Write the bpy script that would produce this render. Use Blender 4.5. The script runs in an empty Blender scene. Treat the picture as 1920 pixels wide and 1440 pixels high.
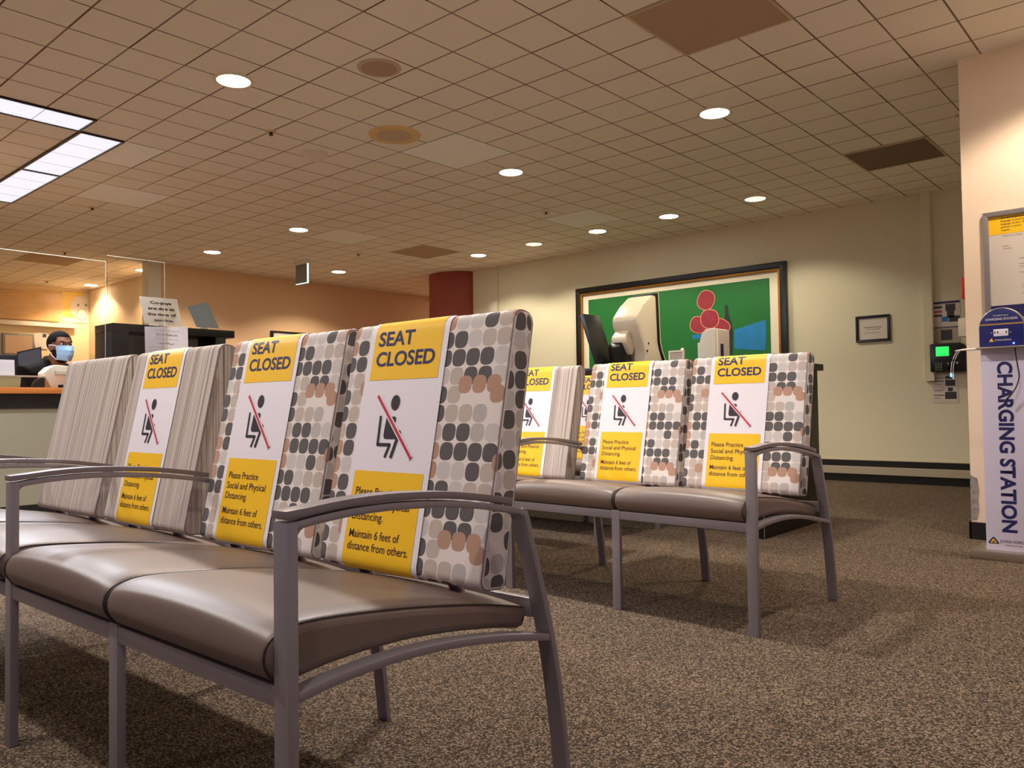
import bpy, bmesh, math, random
from mathutils import Vector, Matrix
random.seed(7)
rad = math.radians
S = bpy.context.scene
COL = S.collection

# ------------------------------------------------------------------ camera
FPX, YAW, PIT, ROL = 1497.1, -0.726136, 0.029233, -0.013672
CAM = Vector((0, 0, 0.773))
CEIL = 0.773 + 6.392 * 0.3048
FW = Vector((math.sin(YAW) * math.cos(PIT), math.cos(YAW) * math.cos(PIT), math.sin(PIT)))
R0 = Vector((math.cos(YAW), -math.sin(YAW), 0)); U0 = R0.cross(FW)
RT = math.cos(ROL) * R0 + math.sin(ROL) * U0
UP = -math.sin(ROL) * R0 + math.cos(ROL) * U0
cd = bpy.data.cameras.new('camera'); cam = bpy.data.objects.new('camera', cd); COL.objects.link(cam)
cd.sensor_fit = 'HORIZONTAL'; cd.sensor_width = 36.0; cd.lens = FPX * 36 / 1920
cd.clip_start = 0.02; cd.clip_end = 60
M3 = Matrix((RT, UP, -FW)).transposed()
cam.matrix_world = Matrix.Translation(CAM) @ M3.to_4x4()
S.camera = cam

def P(px, py, ax, v):
    """the point of the room seen at a pixel of the 1920x1440 photo, on the plane ax = v"""
    d = FW + RT * ((px - 960) / FPX) - UP * ((py - 720) / FPX)
    i = 'xyz'.index(ax)
    return CAM + d * ((v - CAM[i]) / d[i])

# ------------------------------------------------------------------ view, world, lights
S.view_settings.view_transform = 'Standard'
S.view_settings.look = 'None'
S.view_settings.gamma = 1.0
S.view_settings.use_curve_mapping = False
S.view_settings.exposure = 0.75
w = bpy.data.worlds.new('world'); S.world = w; w.use_nodes = True
wt = w.node_tree; bg = wt.nodes['Background']      # added ambient fill: bluish from above, warm from below to brighten the ceiling
wc = wt.nodes.new('ShaderNodeTexCoord'); wx = wt.nodes.new('ShaderNodeSeparateXYZ'); wr = wt.nodes.new('ShaderNodeValToRGB')
wt.links.new(wc.outputs['Generated'], wx.inputs[0])
wm = wt.nodes.new('ShaderNodeMath'); wm.operation = 'MULTIPLY_ADD'; wm.inputs[1].default_value = 0.5; wm.inputs[2].default_value = 0.5
wt.links.new(wx.outputs[2], wm.inputs[0]); wt.links.new(wm.outputs[0], wr.inputs[0]); wt.links.new(wr.outputs[0], bg.inputs[0])
wr.color_ramp.elements[0].position = 0.46; wr.color_ramp.elements[0].color = (0.34, 0.28, 0.21, 1)
wr.color_ramp.elements[1].position = 0.54; wr.color_ramp.elements[1].color = (0.052, 0.055, 0.17, 1)
bg.inputs[1].default_value = 1.0

WARM = (1.0, 0.86, 0.68); COOL = (1.0, 0.92, 0.70); WHITE = (1.0, 0.94, 0.90); AMBER = (1.0, 0.78, 0.52)
SPOT_W = 62.0

# ------------------------------------------------------------------ materials
def lin(c):
    return tuple((x / 255 / 12.92) if x / 255 <= 0.04045 else ((x / 255 + 0.055) / 1.055) ** 2.4 for x in c)
MATS = {}
def pm(name, rgb, rough=0.6, metal=0.0, spec=0.5, bump=0.0, bscale=200.0, var=0.0, vscale=20.0, coat=0.0, sheen=0.0):
    """a principled material; rgb is 0..255 sRGB; var = mottling, bump = fine relief"""
    m = bpy.data.materials.new(name); m.use_nodes = True; MATS[name] = m
    nt = m.node_tree; b = nt.nodes['Principled BSDF']
    c = lin(rgb)
    b.inputs['Base Color'].default_value = (*c, 1)
    b.inputs['Roughness'].default_value = rough
    b.inputs['Metallic'].default_value = metal
    b.inputs['Specular IOR Level'].default_value = spec
    if coat: b.inputs['Coat Weight'].default_value = coat
    if var or bump:
        tc = nt.nodes.new('ShaderNodeTexCoord')
    if var:
        n = nt.nodes.new('ShaderNodeTexNoise'); n.inputs['Scale'].default_value = vscale; n.inputs['Detail'].default_value = 5
        nt.links.new(tc.outputs['Object'], n.inputs['Vector'])
        r = nt.nodes.new('ShaderNodeValToRGB')
        r.color_ramp.elements[0].position = 0.3; r.color_ramp.elements[1].position = 0.7
        r.color_ramp.elements[0].color = (*[x * (1 - var) for x in c], 1)
        r.color_ramp.elements[1].color = (*[min(1, x * (1 + var)) for x in c], 1)
        nt.links.new(n.outputs['Fac'], r.inputs['Fac']); nt.links.new(r.outputs['Color'], b.inputs['Base Color'])
    if bump:
        n2 = nt.nodes.new('ShaderNodeTexNoise'); n2.inputs['Scale'].default_value = bscale; n2.inputs['Detail'].default_value = 3
        nt.links.new(tc.outputs['Object'], n2.inputs['Vector'])
        bp = nt.nodes.new('ShaderNodeBump'); bp.inputs['Strength'].default_value = bump; bp.inputs['Distance'].default_value = 0.002
        nt.links.new(n2.outputs['Fac'], bp.inputs['Height']); nt.links.new(bp.outputs['Normal'], b.inputs['Normal'])
    return m
def em(name, rgb, strength):
    m = bpy.data.materials.new(name); m.use_nodes = True; nt = m.node_tree; MATS[name] = m
    b = nt.nodes['Principled BSDF']; b.inputs['Base Color'].default_value = (*lin(rgb), 1)
    b.inputs['Emission Color'].default_value = (*lin(rgb), 1); b.inputs['Emission Strength'].default_value = strength
    return m

class NT:
    """small helper for building math node trees"""
    def __init__(s, name, rough=0.8, spec=0.3):
        s.m = bpy.data.materials.new(name); s.m.use_nodes = True; s.t = s.m.node_tree; MATS[name] = s.m
        s.b = s.t.nodes['Principled BSDF']; s.b.inputs['Roughness'].default_value = rough
        s.b.inputs['Specular IOR Level'].default_value = spec
    def n(s, typ, **kw):
        o = s.t.nodes.new(typ)
        for k, v in kw.items(): setattr(o, k, v)
        return o
    def put(s, sock, v):
        if hasattr(v, 'is_output') or isinstance(v, bpy.types.NodeSocket): s.t.links.new(v, sock)
        else: sock.default_value = v
    def math(s, op, a, b=None, c=None):
        o = s.n('ShaderNodeMath', operation=op)
        s.put(o.inputs[0], a)
        if b is not None: s.put(o.inputs[1], b)
        if c is not None: s.put(o.inputs[2], c)
        return o.outputs[0]
    def mix(s, f, a, b):
        o = s.n('ShaderNodeMix', data_type='RGBA')
        s.put(o.inputs[0], f); s.put(o.inputs[6], a); s.put(o.inputs[7], b)
        return o.outputs[2]
    def xyz(s, v):
        o = s.n('ShaderNodeSeparateXYZ'); s.put(o.inputs[0], v); return o.outputs
    def vec(s, x, y, z=0.0):
        o = s.n('ShaderNodeCombineXYZ'); s.put(o.inputs[0], x); s.put(o.inputs[1], y); s.put(o.inputs[2], z); return o.outputs[0]
    def white(s, v):
        o = s.n('ShaderNodeTexWhiteNoise', noise_dimensions='3D'); s.put(o.inputs['Vector'], v); return o.outputs['Value']
    def noise(s, v, scale, detail=3.0):
        o = s.n('ShaderNodeTexNoise'); s.put(o.inputs['Vector'], v); o.inputs['Scale'].default_value = scale; o.inputs['Detail'].default_value = detail
        return o.outputs['Fac']
    def ramp(s, f, stops, const=False):
        o = s.n('ShaderNodeValToRGB'); r = o.color_ramp
        if const: r.interpolation = 'CONSTANT'
        while len(r.elements) < len(stops): r.elements.new(0.5)
        for e, (p, c) in zip(r.elements, stops): e.position = p
        for e, (p, c) in zip(r.elements, stops): e.position = p; e.color = (*c, 1)
        s.put(o.inputs[0], f); return o.outputs[0]
    def obj(s): return s.n('ShaderNodeTexCoord').outputs['Object']
    def uv(s): return s.n('ShaderNodeTexCoord').outputs['UV']
    def bump(s, h, strength, dist=0.002):
        o = s.n('ShaderNodeBump'); o.inputs['Strength'].default_value = strength; o.inputs['Distance'].default_value = dist
        s.put(o.inputs['Height'], h); s.t.links.new(o.outputs['Normal'], s.b.inputs['Normal'])
    def color(s, c): s.put(s.b.inputs['Base Color'], c); return s.m

# carpet: small woven loops in brown, grey and tan
def mk_carpet():
    k = NT('carpet_loops', 0.95, 0.1); o = k.obj()
    vo = k.n('ShaderNodeTexVoronoi'); vo.inputs['Scale'].default_value = 185.0; vo.inputs['Randomness'].default_value = 0.75; k.put(vo.inputs['Vector'], o)
    loop = k.math('SUBTRACT', 0.95, vo.outputs['Distance'])
    tint = k.math('MULTIPLY', k.math('SUBTRACT', k.xyz(vo.outputs['Color'])[0], 0.5), 0.5)
    h = k.math('ADD', loop, tint)
    c = k.ramp(h, [(0.12, lin((38, 30, 25))), (0.45, lin((92, 77, 64))), (0.85, lin((164, 142, 120)))])
    big = k.noise(o, 0.9, 3.0)
    c2 = k.mix(k.math('MULTIPLY', big, 0.3), c, (*lin((98, 86, 70)), 1))
    k.bump(loop, 0.7, 0.004)
    return k.color(c2)
GX, GY, T = -4.001, 1.503, 0.3048
def mk_ceiling():
    k = NT('acoustic_tile', 0.9, 0.15); o = k.obj(); x, y, z = k.xyz(o)
    X = k.math('DIVIDE', k.math('SUBTRACT', x, GX), T); Y = k.math('DIVIDE', k.math('SUBTRACT', y, GY), T)
    fx = k.math('FRACT', X); fy = k.math('FRACT', Y)
    dx = k.math('MINIMUM', fx, k.math('SUBTRACT', 1.0, fx)); dy = k.math('MINIMUM', fy, k.math('SUBTRACT', 1.0, fy))
    cell = k.vec(k.math('FLOOR', X), k.math('FLOOR', Y)); c2x = k.math('FLOOR', k.math('MULTIPLY', X, 0.5)); c2y = k.math('FLOOR', k.math('MULTIPLY', Y, 0.5))
    big = k.vec(c2x, c2y)
    # pinned newer two-by-two panels without score lines
    new = None
    for (px, py) in ((850, 285), (265, 365), (640, 445), (1110, 412), (250, 290)):
        q = P(px, py, 'z', CEIL)
        ci, cj = math.floor((q.x - GX) / T / 2), math.floor((q.y - GY) / T / 2)
        d = k.n('ShaderNodeVectorMath', operation='DISTANCE'); k.put(d.inputs[0], big); d.inputs[1].default_value = (ci, cj, 0)
        e = k.math('LESS_THAN', d.outputs['Value'], 0.5)
        new = e if new is None else k.math('MAXIMUM', new, e)
    lx = k.math('LESS_THAN', dx, 0.0165); ly = k.math('LESS_THAN', dy, 0.0165)
    mx = k.math('LESS_THAN', k.math('ABSOLUTE', k.math('SUBTRACT', k.math('FRACT', k.math('MULTIPLY', X, 0.5)), 0.5)), 0.25)
    my = k.math('LESS_THAN', k.math('ABSOLUTE', k.math('SUBTRACT', k.math('FRACT', k.math('MULTIPLY', Y, 0.5)), 0.5)), 0.25)
    line = k.math('MAXIMUM', lx, ly)
    inner = k.math('MULTIPLY', k.math('MAXIMUM', k.math('MULTIPLY', lx, mx), k.math('MULTIPLY', ly, my)), new)
    line = k.math('SUBTRACT', line, inner)
    soft = k.math('MULTIPLY', line, k.math('ADD', 0.68, k.math('MULTIPLY', k.white(k.vec(k.math('FLOOR', X), k.math('ROUND', Y), 3.0)), 0.32)))
    tone = k.math('ADD', k.math('MULTIPLY', k.white(cell), 0.10), k.math('MULTIPLY', k.noise(o, 55.0, 4.0), 0.16))
    tile = k.mix(tone, (*lin((246, 235, 221)), 1), (*lin((226, 209, 189)), 1))
    tile = k.mix(k.math('MULTIPLY', new, 0.9), tile, (*lin((255, 252, 246)), 1))
    k.bump(k.math('SUBTRACT', k.math('MULTIPLY', k.noise(o, 300.0, 2.0), 0.25), line), 0.5, 0.004)
    return k.color(k.mix(soft, tile, (*lin((104, 72, 48)), 1)))
# upholstery: rows of rounded dots on a pale ground, read from the cloth of the near bench
ROWS = ["DgDTDgDgtDDDDgtt", "ggTTgGtDDggTggDt", "TDDTDDDDgGDTDDDD", "DDttDDgDDtGtDDGg", "DtgDttDGgDgDttGw", "gDDDttgwDDgDtwwT", "GDtgttDDgDtgtDDg", "DgDDDDgDDgGDDDDg"]   # each letter is one dot, sixteen across, eight rows repeat upward
PAL = {'D': (98, 93, 92), 'G': (188, 180, 174), 'g': (206, 198, 192), 't': (196, 180, 168), 'T': (186, 146, 124), 'w': (236, 226, 220)}
def mk_dots():
    k = NT('dotted_upholstery', 0.75, 0.25); u, v, _ = k.xyz(k.uv()); v = k.math('SUBTRACT', v, 0.212)
    def layer(u, v, pu, pv, rows):
        U = k.math('DIVIDE', u, pu); V = k.math('DIVIDE', v, pv)
        fx = k.math('ABSOLUTE', k.math('SUBTRACT', k.math('FRACT', U), 0.5)); fy = k.math('ABSOLUTE', k.math('SUBTRACT', k.math('FRACT', V), 0.5))
        se = k.math('ADD', k.math('POWER', k.math('DIVIDE', fx, 0.475), 2.7), k.math('POWER', k.math('DIVIDE', fy, 0.475), 2.7))
        inside = k.math('LESS_THAN', se, 1.0)
        ci = k.math('DIVIDE', k.math('ADD', k.math('FLOORED_MODULO', k.math('FLOOR', U), 16.0), 0.5), 16.0)
        cj = k.math('FLOORED_MODULO', k.math('FLOOR', V), 8.0)
        col = None; msk = None
        for j, row in enumerate(rows):
            if row is None: continue
            c = k.ramp(ci, [(i / 16, lin(PAL.get(ch, (0, 0, 0)))) for i, ch in enumerate(row)], True)
            on = k.ramp(ci, [(i / 16, (0, 0, 0) if ch in '.w' else (1, 1, 1)) for i, ch in enumerate(row)], True)
            is_j = k.math('COMPARE', cj, float(j), 0.25)
            s1 = k.n('ShaderNodeMix', data_type='RGBA'); k.put(s1.inputs[0], is_j); k.put(s1.inputs[7], c)
            if col is None: s1.inputs[6].default_value = (*lin(PAL['w']), 1)
            else: k.put(s1.inputs[6], col)
            col = s1.outputs[2]
            t = k.math('MULTIPLY', is_j, on); msk = t if msk is None else k.math('MAXIMUM', msk, t)
        return col, k.math('MULTIPLY', inside, msk)
    c1, m1 = layer(u, v, 0.0405, 0.0400, ROWS)
    over = [None] * 8; over[6] = ".....TT......TTT"; over[2] = "T..............."
    c2, m2 = layer(k.math('ADD', u, 0.012), k.math('ADD', v, 0.019), 0.0405, 0.0400, over)
    base = k.mix(m1, (*lin((232, 220, 212)), 1), c1)
    base = k.mix(m2, base, c2)
    k.bump(k.noise(k.uv(), 900.0, 2.0), 0.08, 0.001)
    return k.color(base)
def mk_stripes():
    k = NT('striped_upholstery', 0.8, 0.2); u, v, _ = k.xyz(k.uv())
    a = k.noise(k.vec(k.math('MULTIPLY', u, 360.0), k.math('MULTIPLY', v, 0.8)), 1.0, 2.0)
    b = k.noise(k.vec(k.math('MULTIPLY', u, 70.0), k.math('MULTIPLY', v, 0.3), 5.0), 1.0, 1.0)
    s = k.math('ADD', k.math('MULTIPLY', a, 0.7), k.math('MULTIPLY', b, 0.35))
    c = k.ramp(s, [(0.36, lin((112, 96, 86))), (0.45, lin((160, 144, 134))), (0.54, lin((196, 182, 172))), (0.64, lin((214, 203, 190))), (0.70, lin((140, 122, 108)))])
    return k.color(c)
def mk_wood(name, c0, c1):
    k = NT(name, 0.35, 0.5); o = k.obj(); x, y, z = k.xyz(o)
    n = k.noise(k.vec(k.math('MULTIPLY', x, 6.0), k.math('MULTIPLY', y, 1.0), k.math('MULTIPLY', z, 30.0)), 3.0, 4.0)
    return k.color(k.ramp(n, [(0.3, lin(c0)), (0.7, lin(c1))]))
mk_carpet(); mk_ceiling(); mk_dots(); mk_stripes(); mk_wood('orange_wood', (206, 164, 110), (222, 182, 128)); mk_wood('counter_wood', (176, 100, 42), (200, 124, 60))
pm('wall_beige', (222, 212, 184), 0.7, bump=0.12, bscale=260)
pm('wall_tan', (226, 186, 142), 0.7, bump=0.12, bscale=260)
pm('wall_blush', (240, 214, 190), 0.7, bump=0.12, bscale=260)
pm('wall_office', (236, 210, 166), 0.7, bump=0.1, bscale=260)
pm('pillar_red', (150, 62, 40), 0.5, var=0.05)
pm('rubber_black', (22, 20, 19), 0.4)
pm('rail_beige', (178, 164, 142), 0.5)
pm('metal_grey', (146, 138, 141), 0.36, 0.35, 0.5)
pm('cap_grey', (128, 118, 120), 0.34, 0.2, 0.5)
pm('seat_vinyl', (108, 89, 78), 0.45, 0.0, 0.8, bump=0.05, bscale=400)
pm('piping_dark', (44, 34, 30), 0.5)
pm('paper_white', (238, 230, 234), 0.55)
pm('paper_yellow', (250, 196, 10), 0.5)
pm('ink_navy', (30, 26, 88), 0.5)
pm('ink_purple', (56, 22, 44), 0.5)
pm('ink_charcoal', (44, 32, 42), 0.5)
pm('ink_red', (196, 44, 62), 0.5)
pm('ink_grey', (120, 112, 108), 0.6)
pm('black_satin', (18, 16, 15), 0.35, var=0.1)
pm('black_gloss', (10, 10, 10), 0.15)
pm('white_plastic', (226, 210, 184), 0.35)
pm('cream_plastic', (214, 204, 184), 0.4)
pm('art_green', (6, 106, 34), 0.5, var=0.06, vscale=4)
pm('art_red', (150, 36, 54), 0.6, var=0.12, vscale=14)
pm('art_pink', (222, 160, 120), 0.6)
pm('art_blue', (16, 122, 184), 0.5, var=0.1, vscale=6)
pm('art_black', (26, 36, 30), 0.6)
pm('mat_cream', (240, 228, 206), 0.7)
pm('gold_trim', (164, 112, 40), 0.35, 0.7)
pm('frame_black', (15, 11, 8), 0.3, var=0.3, vscale=30)
pm('vent_brown', (184, 152, 122), 0.8, bump=0.5, bscale=500)
pm('vent_dark', (126, 102, 78), 0.8, bump=0.5, bscale=500)
pm('fixture_white', (228, 214, 190), 0.5)
pm('speaker_tan', (206, 180, 148), 0.7, bump=0.8, bscale=700)
pm('speaker_yellow', (228, 192, 132), 0.6)
pm('sprinkler_metal', (150, 110, 70), 0.35, 0.8)
pm('red_plastic', (200, 36, 24), 0.35)
pm('brushed_steel', (190, 178, 158), 0.28, 0.9)
pm('kiosk_panel', (214, 204, 220), 0.35)
pm('kiosk_navy', (26, 30, 104), 0.35)
pm('kiosk_stripe', (190, 142, 62), 0.4)
pm('cable_black', (20, 18, 24), 0.45)
pm('cable_white', (226, 220, 210), 0.45)
pm('skin_brown', (122, 76, 50), 0.5, var=0.08, vscale=30)
pm('hair_black', (13, 10, 9), 0.8, spec=0.08, bump=0.6, bscale=900)
pm('beard_black', (36, 25, 20), 0.8, spec=0.1, bump=0.6, bscale=900)
pm('sweater_black', (26, 23, 22), 0.85, spec=0.1, bump=0.4, bscale=300)
pm('mask_blue', (150, 188, 226), 0.7)
pm('mask_white', (232, 232, 236), 0.7)
pm('eye_white', (220, 210, 200), 0.3)
pm('counter_front', (148, 142, 120), 0.6)
pm('folder_green', (168, 166, 122), 0.6)
pm('panel_grey', (120, 122, 116), 0.4)
pm('poster_yellow', (232, 196, 92), 0.5)
pm('poster_pale', (214, 202, 190), 0.6)
pm('photo_dark', (54, 50, 56), 0.5)
pm('plaster_torn', (150, 140, 136), 0.9, var=0.3, vscale=40, bump=1.0, bscale=80)
em('lamp_white', (255, 246, 230), 14.0)
em('lamp_dim', (255, 240, 208), 3.0)
em('tube_white', (226, 232, 255), 0.55)
em('screen_green', (40, 230, 90), 0.8)
em('led_blue', (60, 130, 255), 6.0)
em('exit_edge', (190, 226, 226), 1.0)
def mk_glass():
    m = bpy.data.materials.new('clear_acrylic'); m.use_nodes = True; MATS['clear_acrylic'] = m
    nt = m.node_tree; b = nt.nodes['Principled BSDF']
    b.inputs['Base Color'].default_value = (1, 1, 1, 1); b.inputs['Roughness'].default_value = 0.02
    b.inputs['Transmission Weight'].default_value = 1.0; b.inputs['IOR'].default_value = 1.12
mk_glass()
def mk_haze(name, rgb, alpha):
    m = pm(name, rgb, 0.2); m.node_tree.nodes['Principled BSDF'].inputs['Alpha'].default_value = alpha
mk_haze('acrylic_edge', (235, 226, 206), 0.55)

# ------------------------------------------------------------------ mesh helpers
class MB:
    def __init__(s): s.bm = bmesh.new()
    def verts(s, vs, fs):
        v = [s.bm.verts.new(p) for p in vs]
        for f in fs:
            try: s.bm.faces.new([v[i] for i in f])
            except ValueError: pass
        return s
    def box(s, x0, x1, y0, y1, z0, z1, bev=0.0):
        b = bmesh.new(); bmesh.ops.create_cube(b, size=1)
        for v in b.verts: v.co = Vector(((x0 + x1) / 2 + v.co.x * (x1 - x0), (y0 + y1) / 2 + v.co.y * (y1 - y0), (z0 + z1) / 2 + v.co.z * (z1 - z0)))
        if bev: bmesh.ops.bevel(b, geom=b.edges[:], offset=bev, segments=2, affect='EDGES', profile=0.6)
        return s.add(b)
    def add(s, b, M=None):
        me = bpy.data.meshes.new('t'); b.to_mesh(me); b.free()
        if M is not None: me.transform(M)
        s.bm.from_mesh(me); bpy.data.meshes.remove(me); return s
    def obox(s, c, dirs, half, bev=0.0):
        """oriented box: centre, three unit axes, half sizes"""
        b = bmesh.new(); bmesh.ops.create_cube(b, size=2)
        for v in b.verts: v.co = Vector((v.co.x * half[0], v.co.y * half[1], v.co.z * half[2]))
        if bev: bmesh.ops.bevel(b, geom=b.edges[:], offset=bev, segments=2, affect='EDGES', profile=0.6)
        M = Matrix([Vector(d) for d in dirs]).transposed().to_4x4(); M.translation = Vector(c)
        return s.add(b, M)
    def prism(s, poly, axis, a, b, bev=0.0):
        """poly in the plane across axis (x: y,z; y: x,z; z: x,y), extruded from a to b"""
        q = bmesh.new()
        def pt(u, v, w): return {'x': (w, u, v), 'y': (u, w, v), 'z': (u, v, w)}[axis]
        lo = [q.verts.new(pt(u, v, a)) for u, v in poly]; hi = [q.verts.new(pt(u, v, b)) for u, v in poly]
        n = len(poly)
        q.faces.new(lo[::-1]); q.faces.new(hi)
        for i in range(n): q.faces.new((lo[i], lo[(i + 1) % n], hi[(i + 1) % n], hi[i]))
        bmesh.ops.recalc_face_normals(q, faces=q.faces[:])
        if bev: bmesh.ops.bevel(q, geom=q.edges[:], offset=bev, segments=2, affect='EDGES', profile=0.6)
        return s.add(q)
    def bar(s, path, t, x0, x1, bev=0.002):
        """flat bar bent in the yz plane: centre line path, thickness t, width x0..x1"""
        n = len(path); L = []; Rr = []
        for i, (y, z) in enumerate(path):
            a = Vector(path[max(0, i - 1)]); b = Vector(path[min(n - 1, i + 1)]); d = (b - a).normalized(); nn = Vector((-d.y, d.x))
            L.append((y + nn.x * t / 2, z + nn.y * t / 2)); Rr.append((y - nn.x * t / 2, z - nn.y * t / 2))
        q = bmesh.new(); rings = []
        for (l, r) in zip(L, Rr):
            rings.append([q.verts.new((x0, *l)), q.verts.new((x1, *l)), q.verts.new((x1, *r)), q.verts.new((x0, *r))])
        for i in range(n - 1):
            for j in range(4): q.faces.new((rings[i][j], rings[i][(j + 1) % 4], rings[i + 1][(j + 1) % 4], rings[i + 1][j]))
        q.faces.new(rings[0][::-1]); q.faces.new(rings[-1])
        bmesh.ops.recalc_face_normals(q, faces=q.faces[:])
        if bev:
            es = [e for e in q.edges if len(e.link_faces) == 2 and e.calc_face_angle() > 1.0]
            bmesh.ops.bevel(q, geom=es, offset=bev, segments=2, affect='EDGES', profile=0.6)
        return s.add(q)
    def tube(s, pts, r, seg=10, cap=True):
        pts = [Vector(p) for p in pts]; n = len(pts); rings = []
        rr = r if isinstance(r, (list, tuple)) else [r] * n
        ref = Vector((0, 0, 1))
        for i, p in enumerate(pts):
            d = (pts[min(n - 1, i + 1)] - pts[max(0, i - 1)]).normalized()
            if abs(d.dot(ref)) > 0.95: ref = Vector((1, 0, 0)) if abs(d.x) < 0.9 else Vector((0, 1, 0))
            a = d.cross(ref).normalized(); b = d.cross(a); ref = -b if False else ref
            rings.append([s.bm.verts.new(p + (a * math.cos(2 * math.pi * k / seg) + b * math.sin(2 * math.pi * k / seg)) * rr[i]) for k in range(seg)])
        for i in range(n - 1):
            for k in range(seg): s.bm.faces.new((rings[i][k], rings[i][(k + 1) % seg], rings[i + 1][(k + 1) % seg], rings[i + 1][k]))
        if cap: s.bm.faces.new(rings[0][::-1]); s.bm.faces.new(rings[-1])
        return s
    def lathe(s, prof, c=(0, 0, 0), seg=32):
        """prof: (radius, z) from top to bottom, around a vertical axis at c"""
        rings = []
        for r, z in prof:
            if r <= 1e-6: rings.append([s.bm.verts.new((c[0], c[1], c[2] + z))])
            else: rings.append([s.bm.verts.new((c[0] + r * math.cos(2 * math.pi * k / seg), c[1] + r * math.sin(2 * math.pi * k / seg), c[2] + z)) for k in range(seg)])
        for A, B in zip(rings, rings[1:]):
            for k in range(seg):
                q = [A[k % len(A)], A[(k + 1) % len(A)], B[(k + 1) % len(B)], B[k % len(B)]]
                u = []
                for v in q:
                    if v not in u: u.append(v)
                if len(u) > 2: s.bm.faces.new(u)
        return s
    def ell(s, c, r, M=None, sub=3):
        b = bmesh.new(); bmesh.ops.create_icosphere(b, subdivisions=sub, radius=1)
        for v in b.verts: v.co = Vector((v.co.x * r[0], v.co.y * r[1], v.co.z * r[2]))
        T4 = Matrix.Translation(Vector(c))
        return s.add(b, T4 @ M.to_4x4() if M is not None else T4)
    def plate(s, pts, o, ux, uy, th=0.001):
        """flat polygon with thickness th: points (a,b) -> o + a ux + b uy"""
        o, ux, uy = Vector(o), Vector(ux), Vector(uy); nn = ux.cross(uy).normalized()
        lo = [s.bm.verts.new(o + ux * a + uy * b) for a, b in pts]; hi = [s.bm.verts.new(o + ux * a + uy * b + nn * th) for a, b in pts]
        n = len(pts); s.bm.faces.new(lo[::-1]); s.bm.faces.new(hi)
        for i in range(n): s.bm.faces.new((lo[i], lo[(i + 1) % n], hi[(i + 1) % n], hi[i]))
        return s
    def build(s, name, mat, parent=None, smooth=35, local=False, base=False):
        me = bpy.data.meshes.new(name)
        bmesh.ops.recalc_face_normals(s.bm, faces=s.bm.faces[:])
        s.bm.to_mesh(me); s.bm.free()
        o = bpy.data.objects.new(name, me); COL.objects.link(o)
        me.materials.append(MATS[mat] if isinstance(mat, str) else mat)
        if smooth:
            for p in me.polygons: p.use_smooth = True
            me.set_sharp_from_angle(angle=rad(smooth))
        if parent is not None:
            o.parent = parent
            if not local: me.transform(Matrix.Translation(-wloc(parent)))
        elif base and len(me.vertices):
            xs = [v.co for v in me.vertices]
            c = Vector(((min(v.x for v in xs) + max(v.x for v in xs)) / 2, (min(v.y for v in xs) + max(v.y for v in xs)) / 2, min(v.z for v in xs)))
            me.transform(Matrix.Translation(-c)); o.location = c
        return o
def wloc(o):
    v = Vector((0, 0, 0))
    while o is not None: v = v + o.location; o = o.parent
    return v
def thing(name, loc, label, cat, group=None, rz=0.0):
    o = bpy.data.objects.new(name, None); COL.objects.link(o); o.location = loc; o.rotation_euler = (0, 0, rz)
    o.empty_display_size = 0.1
    return tag(o, label, cat, group)
def tag(o, label, cat, group=None):
    o['label'] = label; o['category'] = cat
    if group: o['group'] = group
    return o
def struct(o): o['kind'] = 'structure'; return o
def copy_tree(o, parent=None):
    c = o.copy(); COL.objects.link(c); c.parent = parent
    for ch in o.children: copy_tree(ch, c)
    return c
def text_bm(lines, cap, width=None, gap=1.45, align='LEFT', bold=0.0, shear=0.0):
    """flat lettering as a bmesh in the xy plane: first baseline at y = 0, capital height = cap"""
    out = bmesh.new()
    for i, ln in enumerate(lines):
        if not ln: continue
        cu = bpy.data.curves.new('t', 'FONT'); cu.body = ln; cu.size = cap / 0.729; cu.align_x = align; cu.offset = bold * cap; cu.shear = shear
        cu.resolution_u = 4
        ob = bpy.data.objects.new('t', cu); COL.objects.link(ob)
        bpy.context.view_layer.update()
        me = bpy.data.meshes.new_from_object(ob.evaluated_get(bpy.context.evaluated_depsgraph_get()))
        bpy.data.objects.remove(ob); bpy.data.curves.remove(cu)
        if width and width[i]:
            xs = [v.co.x for v in me.vertices]; k = width[i] / max(1e-6, max(xs) - min(xs))
            me.transform(Matrix.Diagonal((k, 1, 1, 1)))
        me.transform(Matrix.Translation((0, -i * cap * gap, 0)))
        out.from_mesh(me); bpy.data.meshes.remove(me)
    return out
def letters(name, lines, cap, mat, parent, o, ux, uy, lift=0.0012, **kw):
    """lettering printed on a surface with origin o and directions ux (reading), uy (up)"""
    b = text_bm(lines, cap, **kw); ux, uy = Vector(ux).normalized(), Vector(uy).normalized(); nn = ux.cross(uy)
    for v in b.verts: v.co = Vector(o) + ux * v.co.x + uy * v.co.y + nn * lift
    m = MB(); m.add(b)
    return m.build(name, mat, parent, smooth=0)
def arc(cx, cy, r, a0, a1, n=8): return [(cx + r * math.cos(rad(a0 + (a1 - a0) * i / n)), cy + r * math.sin(rad(a0 + (a1 - a0) * i / n))) for i in range(n + 1)]
def rrect(x0, x1, y0, y1, r, n=4): return arc(x1 - r, y0 + r, r, -90, 0, n) + arc(x1 - r, y1 - r, r, 0, 90, n) + arc(x0 + r, y1 - r, r, 90, 180, n) + arc(x0 + r, y0 + r, r, 180, 270, n)
def oval(cx, cy, rx, ry, n=24, rot=0.0, p=1.0):
    r = []
    for i in range(n):
        t = 2 * math.pi * i / n; c, s_ = math.cos(t), math.sin(t)
        x = rx * math.copysign(abs(c) ** p, c); y = ry * math.copysign(abs(s_) ** p, s_)
        r.append((cx + x * math.cos(rot) - y * math.sin(rot), cy + x * math.sin(rot) + y * math.cos(rot)))
    return r
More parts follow.
